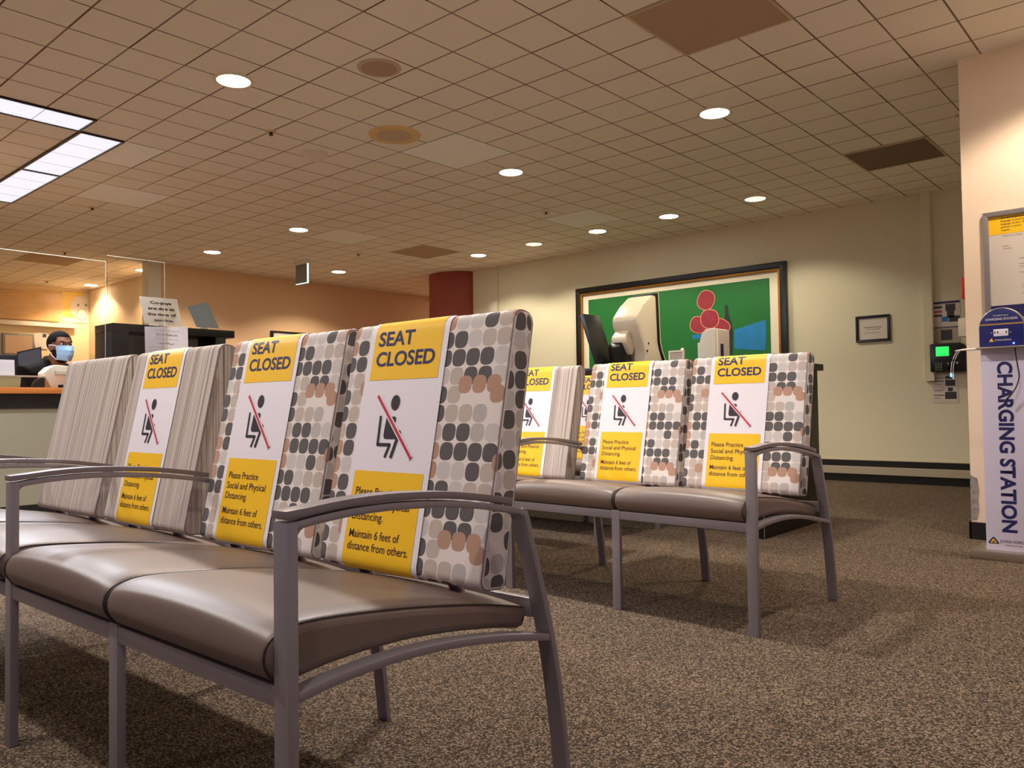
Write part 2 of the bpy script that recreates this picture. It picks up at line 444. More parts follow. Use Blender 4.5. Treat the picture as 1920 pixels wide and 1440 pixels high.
def spline(pts, n=8):
    out = []; m = len(pts); V = [Vector(p) for p in pts]
    for i in range(m - 1):
        p0, p1, p2, p3 = V[max(0, i - 1)], V[i], V[i + 1], V[min(m - 1, i + 2)]
        for k in range(n):
            t = k / n
            out.append(0.5 * ((2 * p1) + (p2 - p0) * t + (2 * p0 - 5 * p1 + 4 * p2 - p3) * t * t + (3 * p1 - p0 - 3 * p2 + p3) * t ** 3))
    out.append(V[-1]); return [tuple(p) for p in out]

# ------------------------------------------------------------------ the room
YB = 8.12      # beige back wall
XL = -10.3     # tan left wall
YR = 5.08      # pale wall at the right
m = MB(); m.box(-15.0, 1.7, -6.0, 12.0, -0.05, 0.0); struct(m.build('floor', 'carpet_loops', smooth=0))
m = MB(); m.box(-15.0, 4.0, -6.0, 12.0, CEIL, CEIL + 0.05); struct(m.build('ceiling', 'acoustic_tile', smooth=0))
m = MB(); m.box(-7.93, 2.0, YB, YB + 0.15, 0, CEIL); struct(m.build('wall_back', 'wall_beige', smooth=0))
m = MB(); m.box(XL - 0.15, XL, 4.72, 11.0, 0, CEIL); m.box(XL, -7.0, 10.85, 11.0, 0, CEIL); struct(m.build('wall_left', 'wall_tan', smooth=0))
m = MB(); m.box(-1.07, 4.0, YR, YR + 0.30, 0, CEIL); struct(m.build('wall_right', 'wall_blush', smooth=0))
m = MB(); m.box(-13.55, -13.4, -2.0, 5.0, 0, CEIL); struct(m.build('wall_office_far', 'wall_office', smooth=0))
m = MB(); m.box(-13.4, XL - 0.15, 5.0, 5.12, 0, CEIL); struct(m.build('wall_office_side', 'wall_office', smooth=0))
m = MB(); m.box(XL - 0.17, XL + 0.02, 4.56, 4.72, 0, CEIL); struct(m.build('trim_1', 'wall_beige', smooth=0))
# base of the back wall: black cove, beige raceway, black strip, thin metal line
m = MB(); m.box(-7.93, -1.1, YB - 0.012, YB, 0, 0.074); m.box(-7.93, -1.1, YB - 0.014, YB, 0.150, 0.208); struct(m.build('baseboard_back', 'rubber_black', smooth=0))
m = MB(); m.box(-7.93, -1.1, YB - 0.030, YB, 0.075, 0.150, 0.004); m.box(-7.93, -1.1, YB - 0.016, YB, 0.209, 0.216); struct(m.build('trim_2', 'rail_beige', smooth=0))
m = MB(); m.box(-1.076, 4.0, YR - 0.012, YR, 0, 0.095); m.box(-1.082, -1.07, YR - 0.012, YR + 0.3, 0, 0.095); struct(m.build('baseboard_right', 'rubber_black', smooth=0))
m = MB(); m.box(XL, XL + 0.012, 4.72, 11.0, 0, 0.10); struct(m.build('baseboard_left', 'rubber_black', smooth=0))
# torn corner of the right wall
m = MB(); m.plate([(0, 0.105), (0.028, 0.11), (0.04, 0.16), (0.036, 0.22), (0.042, 0.27), (0.035, 0.34), (0.0, 0.36)], (-1.0712, YR - 0.002, 0), (1, 0, 0), (0, 0, 1), 0.002)
struct(m.build('trim_3', 'plaster_torn', smooth=0))
# shallow chase on the back wall, ending above the floor
m = MB(); m.box(-2.05, -1.97, YB - 0.05, YB, 0.963, CEIL, 0.003); struct(m.build('trim_4', 'wall_beige', smooth=0))
# round red pillar
m = MB(); m.lathe([(0.45, CEIL), (0.45, 0.0)], (-8.36, 8.28, 0), 64)
tag(m.build('round_pillar', 'pillar_red', base=True), 'dark red round pillar in the corner between tan wall and beige wall', 'pillar')
m = MB(); m.box(-7.47, -7.44, YB - 0.02, YB, 2.24, CEIL, 0.003); a = thing('wall_conduit', (-7.46, YB, 2.05), 'thin beige conduit running down from ceiling beside the red pillar', 'conduit')
m.build('conduit_cover', 'wall_beige', a)
m = MB(); m.box(-7.58, -7.43, YB - 0.05, YB, 2.05, 2.24, 0.006); m.build('junction_box', 'cream_plastic', a)

# ------------------------------------------------------------------ ceiling fittings
def downlight(x, y, label, bright=True, color=WARM, watts=SPOT_W, r=0.095):
    t = thing('downlight', (x, y, CEIL - 0.008), label, 'ceiling light', 'recessed round downlights')
    m = MB(); m.lathe([(r, 0.0), (r + 0.018, 0.0), (r + 0.018, 0.008), (r, 0.008), (r, 0.0)], (0, 0, 0), 40); m.build('trim_ring', 'fixture_white', t, local=True)
    m = MB(); m.lathe([(r - 0.001, 0.001), (r * 0.97, 0.004), (0, 0.0045)], (0, 0, 0), 40); m.build('lamp_lens', 'lamp_white' if bright else 'lamp_dim', t, local=True)
    if not bright:
        for i in range(-3, 4):
            m = MB()
            h = math.sqrt(max(0, (r * 0.92) ** 2 - (i * r * 0.27) ** 2)); m.box(i * r * 0.27 - 0.003, i * r * 0.27 + 0.003, -h, h, -0.001, 0.004)
            m.build('louvre', 'speaker_tan', t, local=True)
    l = bpy.data.lights.new('downlight_beam', 'SPOT'); l.energy = watts; l.color = color; l.spot_size = rad(134); l.spot_blend = 0.35; l.shadow_soft_size = 0.07
    lo = bpy.data.objects.new('downlight_beam', l); COL.objects.link(lo); lo.parent = t; lo.location = (0, 0, -0.015)
    return t
q = lambda px, py: P(px, py, 'z', CEIL)
for (px, py, lab, br, colr, wt) in (
    (438, 150, 'large bright round downlight at upper left, nearest of those in view', True, WARM, 1.0),
    (1340, 211, 'bright round downlight at upper right, between the two brown ceiling grilles', True, COOL, 1.0),
    (958, 322, 'bright round downlight near the middle of the ceiling', True, WARM, 1.0),
    (560, 430, 'bright round downlight above the dotted seat beside the striped ones', True, WARM, 1.0),
    (398, 472, 'bright round downlight above the black reception hutch', True, WARM, 1.0),
    (635, 509, 'bright round downlight just right of the hanging exit sign', True, WARM, 1.0),
    (897, 478, 'round downlight close to the top of the red pillar', True, COOL, 0.65),
    (1001, 457, 'louvred round downlight second from the red pillar along the back wall', False, COOL, 0.6),
    (1120, 433, 'round downlight above the left end of the green painting', True, COOL, 0.6),
    (1254, 405, 'round downlight above the right half of the green painting', True, COOL, 0.52),
    (1416, 372, 'louvred round downlight above the right edge of the green painting', False, COOL, 0.5),
    (170, 534, 'bright round downlight inside the office, near its far corner', True, AMBER, 0.9),
    (268, 506, 'bright round downlight inside the office, close to the side wall', True, AMBER, 0.9)):
    v = q(px, py); downlight(v.x, v.y, lab, br, colr, SPOT_W * wt)
# unseen downlights: some read off grid and wall glow, the rest added for light
for (x, y, k, colr) in ((-0.42, 4.45, 1.0, WARM), (-0.5, 2.4, 0.7, WHITE), (-2.4, 2.4, 1.9, WHITE), (-2.3, 0.0, 1.15, WHITE), (-4.3, 0.0, 1.25, WHITE), (-0.4, -0.3, 0.6, WHITE), (-9.55, 9.6, 1.2, AMBER), (-7.4, 0.6, 1.0, WARM), (-12.2, 1.6, 1.5, AMBER)):
    downlight(x, y, 'unseen recessed round downlight for added light', True, colr, SPOT_W * k)
def troffer(x0, x1, y0, y1, label):
    t = thing('troffer', ((x0 + x1) / 2, (y0 + y1) / 2, CEIL - 0.012), label, 'ceiling light', 'fluorescent ceiling panels')
    m = MB(); e = 0.016
    for a in ((x0, x0 + e, y0, y1), (x1 - e, x1, y0, y1), (x0 + e, x1 - e, y0, y0 + e), (x0 + e, x1 - e, y1 - e, y1)): m.box(*a, CEIL - 0.012, CEIL)
    m.build('frame', 'black_satin', t, smooth=0)
    m = MB(); m.box(x0 + e, x1 - e, y0 + e, y1 - e, CEIL - 0.006, CEIL - 0.001); m.build('diffuser', 'tube_white', t, smooth=0)
    lng = (x1 - x0) > (y1 - y0)
    for i in range(1, 4):
        m = MB()
        if lng: c = x0 + (x1 - x0) * i / 4; m.box(c - 0.002, c + 0.002, y0 + e, y1 - e, CEIL - 0.0075, CEIL - 0.006)
        else: c = y0 + (y1 - y0) * i / 4; m.box(x0 + e, x1 - e, c - 0.002, c + 0.002, CEIL - 0.0075, CEIL - 0.006)
        m.build('divider', 'fixture_white', t, smooth=0)
    l = bpy.data.lights.new('troffer_light', 'AREA'); l.shape = 'RECTANGLE'; l.size = x1 - x0 - 0.05; l.size_y = y1 - y0 - 0.05; l.energy = 30; l.color = (0.86, 0.90, 1.0)
    lo = bpy.data.objects.new('troffer_light', l); COL.objects.link(lo); lo.parent = t; lo.location = (0, 0, -0.012)
gx = lambda k: GX + k * T
gy = lambda k: GY + k * T
troffer(gx(-6), gx(-5), gy(-2), gy(2), 'fluorescent ceiling panel that runs out of the picture at upper left')
troffer(gx(-10), gx(-6), gy(2), gy(3), 'long fluorescent ceiling panel, middle one of the three at left')
troffer(gx(-14), gx(-10), gy(2), gy(3), 'fluorescent ceiling panel cut by the left edge, lowest of three')
troffer(gx(-6), gx(-5), gy(-6), gy(-2), 'unseen fluorescent ceiling panel for added light')  # extra panel out of view, added for the light it gives
def grille(x0, x1, y0, y1, mat, label):
    t = thing('return_air_grille', ((x0 + x1) / 2, (y0 + y1) / 2, CEIL - 0.008), label, 'ceiling grille', 'brown square ceiling grilles')
    m = MB(); e = 0.014
    for a in ((x0, x0 + e, y0, y1), (x1 - e, x1, y0, y1), (x0 + e, x1 - e, y0, y0 + e), (x0 + e, x1 - e, y1 - e, y1)): m.box(*a, CEIL - 0.008, CEIL)
    m.build('frame', 'speaker_tan', t, smooth=0)
    m = MB(); m.box(x0 + e, x1 - e, y0 + e, y1 - e, CEIL - 0.005, CEIL - 0.0005); m.build('grille_core', mat, t, smooth=0)
grille(gx(6), gx(8), gy(6), gy(8), 'vent_brown', 'large brown square ceiling grille cut by the top of the picture')
grille(gx(6), gx(8), gy(16), gy(18), 'vent_dark', 'dark brown square ceiling grille beside the pale wall at right')
v = q(818, 479); i, j = math.floor((v.x - GX) / T / 2) * 2, math.floor((v.y - GY) / T / 2) * 2
grille(gx(i), gx(i + 2), gy(j), gy(j + 2), 'vent_brown', 'brown square ceiling grille in front of the red pillar')
v = q(88, 485); i, j = math.floor((v.x - GX) / T / 2) * 2, math.floor((v.y - GY) / T / 2) * 2
grille(gx(i), gx(i + 2), gy(j), gy(j + 2), 'vent_brown', 'brown square ceiling grille seen above the glass at far left')
def disc(name, px, py, prof, mat, label, cat, core=None, group=None):
    v = q(px, py); t = thing(name, (v.x, v.y, CEIL - max(-z for r, z in prof)), label, cat, group)
    off = max(-z for r, z in prof)
    m = MB(); m.lathe([(r, z + off) for r, z in prof], (0, 0, 0), 36); m.build('housing', mat, t, local=True)
    if core:
        m = MB(); m.lathe([(core[0], off + core[1]), (core[0], off + core[1] - 0.002), (0, off + core[1] - 0.003)], (0, 0, 0), 36); m.build(core[3], core[2], t, local=True)
    return t
disc('ceiling_speaker', 711, 127, [(0.125, 0), (0.125, -0.004), (0.10, -0.008), (0.098, -0.004), (0, -0.004)], 'speaker_tan', 'round tan speaker grille in the ceiling, nearer of two', 'speaker', (0.097, -0.005, 'vent_brown', 'speaker_grille'), 'round ceiling speakers')
disc('ceiling_speaker', 740, 252, [(0.185, 0), (0.18, -0.012), (0.13, -0.016), (0.12, -0.008), (0, -0.008)], 'speaker_yellow', 'round yellowed ceiling speaker with a wide rim', 'speaker', (0.119, -0.010, 'speaker_tan', 'speaker_grille'), 'round ceiling speakers')
disc('smoke_detector', 590, 288, [(0.10, 0), (0.10, -0.012), (0.075, -0.02), (0.05, -0.045), (0.02, -0.06), (0, -0.06)], 'fixture_white', 'pale dome smoke detector on the ceiling', 'smoke detector')
for (px, py, lab) in ((508, 247, 'sprinkler head beside the smoke detector'), (173, 389, 'sprinkler head below the fluorescent panels at left'), (1024, 397, 'sprinkler head in the ceiling before the green painting'),
                      (672, 476, 'sprinkler head above and right of the exit sign'), (1803, 215, 'sprinkler head half hidden by the pale wall at right'), (122, 473, 'sprinkler head seen just above the glass pane at far left'), (88, 527, 'sprinkler head inside the office ceiling at far left')):
    v = q(px, py); t = thing('sprinkler_head', (v.x, v.y, CEIL - 0.05), lab, 'sprinkler', 'ceiling sprinkler heads')
    m = MB(); m.lathe([(0.04, 0.05), (0.04, 0.046), (0.025, 0.042), (0.016, 0.042)], (0, 0, 0), 20); m.build('escutcheon', 'speaker_yellow', t, local=True)
    m = MB(); m.lathe([(0.012, 0.045), (0.012, 0.036), (0.006, 0.030), (0.016, 0.026), (0.016, 0.024), (0, 0.022)], (0, 0, 0), 16); m.build('nozzle', 'black_satin', t, local=True)
# edge-lit exit sign hanging under the ceiling
v = q(566, 489); t = thing('exit_sign', (v.x, v.y, CEIL - 0.30), 'thin grey edge-lit exit sign hanging from the ceiling', 'sign')
m = MB(); m.box(v.x - 0.13, v.x + 0.13, v.y - 0.008, v.y + 0.008, CEIL - 0.295, CEIL - 0.05); m.build('sign_panel', 'panel_grey', t, smooth=0)
m = MB(); m.box(v.x + 0.13, v.x + 0.137, v.y - 0.011, v.y + 0.011, CEIL - 0.30, CEIL - 0.05); m.box(v.x - 0.13, v.x + 0.137, v.y - 0.011, v.y + 0.011, CEIL - 0.302, CEIL - 0.295); m.build('lit_edge', 'exit_edge', t, smooth=0)
m = MB(); m.box(v.x - 0.14, v.x + 0.14, v.y - 0.03, v.y + 0.03, CEIL - 0.05, CEIL, 0.004); m.build('mount', 'fixture_white', t)

# ------------------------------------------------------------------ benches
# local frame: x = 0 at the right end going negative to the left, y = 0 at the front posts, z up
PW, PD = 0.036, 0.018
POSTS = (-0.018, -1.14, -1.765, -2.37); MIDS = (-0.575,)
BACKS = ((-0.565, -0.055, 'dotted_upholstery'), (-1.118, -0.598, 'dotted_upholstery'), (-1.742, -1.205, 'striped_upholstery'), (-2.335, -1.808, 'striped_upholstery'))
ARM = spline([(PD - 0.002, 0.6065), (0.06, 0.6115), (0.13, 0.6155), (0.22, 0.6145), (0.33, 0.606), (0.435, 0.5905), (0.52, 0.5735)], 5)
REAR = [(0.520, 0.5735), (0.532, 0.5675), (0.539, 0.553)] + spline([(0.548, 0.52), (0.580, 0.42), (0.612, 0.31), (0.636, 0.19), (0.652, 0.08), (0.660, 0.0)], 4)
RAIL = spline([(0.016, 0.359), (0.08, 0.3665), (0.16, 0.3705), (0.22, 0.3705), (0.30, 0.366), (0.38, 0.357), (0.48, 0.341), (0.608, 0.314)], 5)
SEAT = spline([(0.022, 0.372), (0.004, 0.379), (-0.010, 0.397), (-0.014, 0.416), (-0.006, 0.436), (0.018, 0.449), (0.06, 0.454), (0.15, 0.4475), (0.28, 0.432), (0.43, 0.407), (0.53, 0.385), (0.570, 0.373), (0.577, 0.357), (0.566, 0.338)], 4) + \
       spline([(0.552, 0.336), (0.48, 0.351), (0.38, 0.367), (0.28, 0.378), (0.19, 0.3815), (0.1, 0.379), (0.045, 0.373)], 3)
def offset_poly(poly, d):
    n = len(poly); out = []
    for i in range(n):
        a = Vector(poly[i - 1]); b = Vector(poly[(i + 1) % n]); t = (b - a)
        t = t.normalized() if t.length > 1e-9 else Vector((1, 0)); out.append((poly[i][0] + t.y * d, poly[i][1] - t.x * d))
    return out
def area(poly): return sum(poly[i - 1][0] * poly[i][1] - poly[i][0] * poly[i - 1][1] for i in range(len(poly))) / 2
if area(SEAT) < 0: SEAT = SEAT[::-1]
def pillow(name, poly, x0, x1, r, mat, parent, crown=0.0, uv=False, nx=12):
    """closed profile in yz swept from x0 to x1, rounded at both ends"""
    xs = []
    for k in range(5): a = k / 4 * math.pi / 2; xs.append((x0 + r * (1 - math.sin(a)) * 1.0, -r * (1 - math.cos(math.pi / 2 - a))))
    xs = [(x0 + r * (1 - math.cos(k / 4 * math.pi / 2)), -r * (1 - math.sin(k / 4 * math.pi / 2))) for k in range(5)]
    xs += [(x0 + r + (x1 - x0 - 2 * r) * k / nx, 0.0) for k in range(1, nx)]
    xs += [(x1 - r * (1 - math.cos(k / 4 * math.pi / 2)), -r * (1 - math.sin(k / 4 * math.pi / 2))) for k in range(4, -1, -1)]
    me = bpy.data.meshes.new(name); bm = bmesh.new(); lay = bm.loops.layers.uv.new('uv')
    n = len(poly); arcs = [0.0]
    for i in range(n): arcs.append(arcs[-1] + (Vector(poly[(i + 1) % n]) - Vector(poly[i])).length)
    rings = []
    for k, (x, d) in enumerate(xs):
        lift = crown * max(0.0, math.sin(math.pi * (x - x0) / (x1 - x0))) ** 0.55 if crown else 0.0
        base, up = offset_poly(poly, min(d, 0.0)), offset_poly(poly, 1.0)
        rings.append([bm.verts.new((x, p[0], p[1] + lift * max(0.0, min(1.0, (u[1] - q[1]) * 1.4)))) for p, u, q in zip(base, up, poly)])
    for i in range(len(rings) - 1):
        for j in range(n):
            f = bm.faces.new((rings[i][j], rings[i + 1][j], rings[i + 1][(j + 1) % n], rings[i][(j + 1) % n]))
            for lp, (a, b) in zip(f.loops, ((i, j), (i + 1, j), (i + 1, j + 1), (i, j + 1))): lp[lay].uv = (xs[a][0] - x1, arcs[n] - arcs[b])
    for ring, fl in ((rings[0], 1), (rings[-1], 0)):
        f = bm.faces.new(ring[::-1] if not fl else ring)
        for lp in f.loops: lp[lay].uv = ((lp.vert.co.y - poly[0][0]) + 0.31, lp.vert.co.z - poly[0][1] + 0.02)
        bmesh.ops.inset_region(bm, faces=[f], thickness=0.004, depth=0.0)
    bmesh.ops.recalc_face_normals(bm, faces=bm.faces[:])
    bm.to_mesh(me); bm.free()
    for p in me.polygons: p.use_smooth = True
    me.set_sharp_from_angle(angle=rad(40))
    o = bpy.data.objects.new(name, me); COL.objects.link(o); me.materials.append(MATS[mat]); o.parent = parent
    return o
# profile of a backrest, front face straight from (0.452,0.44) to (0.559,0.947)
def round_poly(pts, rr, n=6):
    out = []; m = len(pts)
    for i, (p, r) in enumerate(zip(pts, rr)):
        p = Vector(p); a = (Vector(pts[i - 1]) - p).normalized(); b = (Vector(pts[(i + 1) % m]) - p).normalized()
        ang = a.angle(b); d = r / math.tan(ang / 2); s0 = p + a * d; s1 = p + b * d; c = p + (a + b).normalized() * (r / math.sin(ang / 2))
        a0 = math.atan2(*(s0 - c).yx); a1 = math.atan2(*(s1 - c).yx); da = (a1 - a0 + math.pi) % (2 * math.pi) - math.pi
        out += [(c.x + r * math.cos(a0 + da * k / n), c.y + r * math.sin(a0 + da * k / n)) for k in range(n + 1)]
    return out
BP = [(0.4575, 0.422), (0.5752, 0.979), (0.6375, 0.968), (0.532, 0.415)]
def fill(poly, step=0.03):
    out = []
    for i, p in enumerate(poly):
        a = Vector(p); b = Vector(poly[(i + 1) % len(poly)]); n = max(1, int((b - a).length / step))
        out += [tuple(a.lerp(b, k / n)) for k in range(n)]
    return out
BACK = fill(round_poly(BP, (0.022, 0.027, 0.027, 0.02)))
if area(BACK) < 0: BACK = BACK[::-1]
def make_bench(loc, rz, label, variants=None):
    t = thing('bench', loc, label, 'bench', 'waiting room benches', rz)
    for x in POSTS:
        m = MB(); m.box(x - PW / 2, x + PW / 2, 0, PD, 0, 0.6125, 0.0015); m.build('leg', 'metal_grey', t, local=True)
        m = MB(); m.bar(ARM, 0.012, x - PW / 2, x + PW / 2, 0.0012)
        m.prism([(PD - 0.001, 0.606), (PD - 0.001, 0.592), (PD + 0.005, 0.599), (PD + 0.013, 0.604)], 'x', x - PW / 2 + 0.001, x + PW / 2 - 0.001)
        arm = m.build('arm', 'metal_grey', t, local=True)
        m = MB(); m.bar([(-0.002, 0.6225)] + [(y, z + 0.0155) for y, z in ARM if 0.03 < y < 0.505], 0.0125, x - PW / 2 - 0.001, x + PW / 2 + 0.001, 0.0012); m.build('arm_cap', 'cap_grey', arm, local=True)
        m = MB(); m.bar(REAR, 0.014, x - PW / 2, x + PW / 2, 0.0012); m.build('leg', 'metal_grey', t, local=True)
        m = MB(); m.bar(RAIL, 0.013, x - PW / 2 + 0.001, x + PW / 2 - 0.001, 0.001); m.build('side_rail', 'metal_grey', t, local=True)
    for x in MIDS:
        m = MB(); m.box(x - PW / 2, x + PW / 2, 0.001, PD, 0, 0.377, 0.002); m.build('leg', 'metal_grey', t, local=True)
        m = MB(); m.bar([p for p in REAR if p[1] < 0.34], 0.014, x - PW / 2, x + PW / 2, 0.002); m.build('leg', 'metal_grey', t, local=True)
        m = MB(); m.bar(RAIL, 0.013, x - PW / 2 + 0.001, x + PW / 2 - 0.001, 0.001); m.build('side_rail', 'metal_grey', t, local=True)
    xs = sorted(POSTS + MIDS)
    for a, b in zip(xs, xs[1:]):
        m = MB(); m.box(a + PW / 2, b - PW / 2, 0.002, PD - 0.002, 0.343, 0.374, 0.002); m.build('front_rail', 'metal_grey', t, local=True)
    m = MB(); m.box(xs[0] + PW / 2, xs[-1] - PW / 2, 0.586, 0.602, 0.352, 0.390, 0.002); m.build('rear_rail', 'metal_grey', t, local=True)
    seats = ((-0.574, -0.037), (-1.120, -0.576), (-1.745, -1.160), (-2.350, -1.785))
    for (a, b) in seats:
        s = pillow('seat', SEAT, a, b, 0.014, 'seat_vinyl', t, crown=0.016)
        i0 = min(range(len(SEAT)), key=lambda i: (SEAT[i][0] - 0.004) ** 2 + (SEAT[i][1] - 0.379) ** 2); i1 = min(range(len(SEAT)), key=lambda i: (SEAT[i][0] - 0.570) ** 2 + (SEAT[i][1] - 0.373) ** 2)
        top = SEAT[i0:i1 + 1] if i0 < i1 else SEAT[i1:i0 + 1]
        for xe in (a + 0.004, b - 0.004):
            m = MB(); m.tube([(xe, y, z + 0.0005) for y, z in top], 0.0015, 6); m.build('piping', 'piping_dark', s, local=True)
    for i, (a, b, mat) in enumerate(BACKS):
        o = pillow('backrest', BACK, a, b, 0.007, mat if not variants else variants[i], t, uv=True)
        for xe in (a + 0.002, b - 0.002):
            m = MB(); m.tube([(xe, y, z) for y, z in offset_poly(BACK, -0.0022)] + [(xe, *offset_poly(BACK, -0.0022)[0])], 0.0014, 5); m.build('piping', 'cap_grey', o, local=True)
        for f in (0.22, 0.78):
            x = a + (b - a) * f
            m = MB(); m.tube([(x, 0.545, 0.350), (x, 0.520, 0.390), (x, 0.494, 0.430), (x, 0.497, 0.445)], 0.013, 12); m.build('support_post', 'metal_grey', t, local=True)
    return t
near = make_bench((-1.0, 0.64, 0), rad(1.0), 'nearest waiting bench: two dotted and two striped backrests, four arms')
far = copy_tree(near); far.location = (-1.165, 2.52, 0); far.rotation_euler = (0, 0, rad(-2.0))
far['label'] = 'second waiting bench, behind the nearest, its dotted seats in front of the black desk'
third = copy_tree(near); third.location = (-2.645, 3.70, 0); third.rotation_euler = (0, 0, 0)
third['label'] = 'third waiting bench, mostly hidden, seen in a gap left of the dotted seats'

# ------------------------------------------------------------------ seat-closed banners
def ring_fn(poly, off):
    pts = offset_poly(poly, off); n = len(pts)
    # start at the lowest point of the straight front face and run up over the top
    i0 = min(range(n), key=lambda i: (pts[i][1] - 0.448) ** 2 + (pts[i][0] - 0.4635) ** 2)
    pts = pts[i0:] + pts[:i0]
    if pts[3][1] < pts[0][1]: pts = [pts[0]] + pts[1:][::-1]
    pts = pts + [pts[0]]
    acc = [0.0]
    for a, b in zip(pts, pts[1:]): acc.append(acc[-1] + (Vector(b) - Vector(a)).length)
    L = acc[-1]
    def at(s):
        s = s % L; k = 0
        while acc[k + 1] < s: k += 1
        f = (s - acc[k]) / max(1e-9, acc[k + 1] - acc[k])
        return (pts[k][0] + (pts[k + 1][0] - pts[k][0]) * f, pts[k][1] + (pts[k + 1][1] - pts[k][1]) * f)
    return at, L, pts[0][1]
COS = math.cos(math.atan(0.213))
RINGS = {}
def make_banner(bench, xl, dz, label):
    """printed sleeve round one backrest; xl = left edge in the bench frame, dz = how far the print is shifted up"""
    rz = bench.rotation_euler.z; W = 0.262
    org = Vector((xl + W / 2, 0.485, 0.428))
    t = thing('seat_closed_banner', bench.location + Matrix.Rotation(rz, 3, 'Z') @ org, label, 'banner', 'seat closed banners', rz)
    def S2(s, off):
        if off not in RINGS: RINGS[off] = ring_fn(BACK, off)
        at, L, z0 = RINGS[off]; return at(s)
    sz = lambda z: (z + dz - 0.448) / COS
    def put(bm, off, name, mat, parent):
        step = 0.012
        ys = [v.co.y for v in bm.verts]; k = math.floor(min(ys) / step)
        while k * step < max(ys):
            bmesh.ops.bisect_plane(bm, geom=bm.verts[:] + bm.edges[:] + bm.faces[:], plane_co=(0, k * step, 0), plane_no=(0, 1, 0)); k += 1
        for v in bm.verts:
            y, z = S2(v.co.y, off); v.co = Vector((v.co.x - W / 2, y - org.y, z - org.z))
        m = MB(); m.add(bm)
        o = m.build(name, mat, parent, smooth=60, local=True); return o
    def poly(pts):
        b = bmesh.new(); b.faces.new([b.verts.new((x, y, 0)) for x, y in pts]); bmesh.ops.triangulate(b, faces=b.faces[:]); return b
    def flat(*ps):
        b = bmesh.new()
        for p in ps:
            k = poly(p); me = bpy.data.meshes.new('t'); k.to_mesh(me); k.free(); b.from_mesh(me); bpy.data.meshes.remove(me)
        return b
    # sleeve: closed ring
    b = bmesh.new(); L = (RINGS.get(0.0022) or RINGS.setdefault(0.0022, ring_fn(BACK, 0.0022)))[1]; n = 90; rings = []
    for k in range(n):
        y, z = S2(L * k / n, 0.0022); rings.append([b.verts.new((-W / 2, y - org.y, z - org.z)), b.verts.new((W / 2, y - org.y, z - org.z))])
    for k in range(n): b.faces.new((rings[k][0], rings[k][1], rings[(k + 1) % n][1], rings[(k + 1) % n][0]))
    m = MB(); m.add(b); sl = m.build('sleeve', 'paper_white', t, smooth=60, local=True)
    e0 = 0.017
    put(poly([(e0, sz(0.841)), (W - e0, sz(0.841)), (W - e0, sz(0.841) + 0.20), (e0, sz(0.841) + 0.20)]), 0.0029, 'heading_panel', 'paper_yellow', t)
    put(poly([(e0, sz(0.636) - 0.222), (W - e0, sz(0.636) - 0.222), (W - e0, sz(0.636)), (e0, sz(0.636))]), 0.0029, 'instruction_panel', 'paper_yellow', t)
    def txt(name, lines, cap, base, mat, widths, gap):
        b = text_bm(lines, cap, widths, gap, bold=0.03 if cap > 0.03 else 0.004)
        for v in b.verts: v.co = Vector((v.co.x + e0 + 0.014, v.co.y + base, 0))
        put(b, 0.0036, name, mat, t)
    txt('heading_lettering', ['SEAT', 'CLOSED'], 0.0345, sz(0.921), 'ink_navy', [0.122, 0.196], 1.40)
    txt('instruction_lettering', ['Please Practice', 'Social and Physical', 'Distancing.'], 0.0185, sz(0.583), 'ink_purple', [0.142, 0.185, 0.105], 1.47)
    txt('instruction_lettering', ['Maintain 6 feet of', 'distance from others.'], 0.0185, sz(0.491), 'ink_purple', [0.166, 0.2, 0], 1.44)
    X = lambda x: x + 0.498
    Z = sz
    def stroke(pts, wd):
        out = []
        for a, b2 in zip(pts, pts[1:]):
            a, b2 = Vector(a), Vector(b2); d = (b2 - a).normalized(); nn = Vector((-d.y, d.x)) * wd / 2
            out.append([tuple(a + nn - d * wd * 0.3), tuple(b2 + nn + d * wd * 0.3), tuple(b2 - nn + d * wd * 0.3), tuple(a - nn - d * wd * 0.3)])
        return out
    c = 'ink_charcoal'
    ps = [oval(X(-0.376), Z(0.7885), 0.0145, 0.0175)]
    ps += [[(X(-0.398), Z(0.757)), (X(-0.368), Z(0.757)), (X(-0.366), Z(0.750)), (X(-0.372), Z(0.727)), (X(-0.346), Z(0.727)), (X(-0.343), Z(0.722)), (X(-0.343), Z(0.708)), (X(-0.396), Z(0.708)), (X(-0.400), Z(0.714)), (X(-0.400), Z(0.728))]]
    ps += stroke([(X(-0.419), Z(0.757)), (X(-0.416), Z(0.695)), (X(-0.375), Z(0.695)), (X(-0.385), Z(0.669))], 0.0072)
    ps += stroke([(X(-0.352), Z(0.712)), (X(-0.365), Z(0.669))], 0.009)
    put(flat(*ps), 0.0036, 'pictogram', c, t)
    put(flat(*stroke([(X(-0.435), Z(0.801)), (X(-0.302), Z(0.670))], 0.0135)), 0.0039, 'slash_outline', 'paper_white', t)
    put(flat(*stroke([(X(-0.437), Z(0.803)), (X(-0.300), Z(0.668))], 0.0072)), 0.0043, 'slash', 'ink_red', t)
    return t
make_banner(near, -0.497, 0.0, 'seat closed banner on the nearest bench, rightmost dotted backrest')
make_banner(near, -1.045, 0.011, 'seat closed banner on the nearest bench, second dotted backrest from its right end')
make_banner(near, -1.660, 0.011, 'seat closed banner on the nearest bench, on a striped backrest')
make_banner(far, -0.472, 0.019, 'seat closed banner on the second bench, dotted backrest half behind its end arm')
make_banner(far, -1.033, 0.019, 'seat closed banner on the second bench, dotted backrest left of the end one')
make_banner(far, -1.610, 0.014, 'seat closed banner on the second bench, striped backrest beside the foremost dotted seat')
make_banner(third, -0.57, 0.012, 'seat closed banner half seen in a gap between striped and dotted backrests')
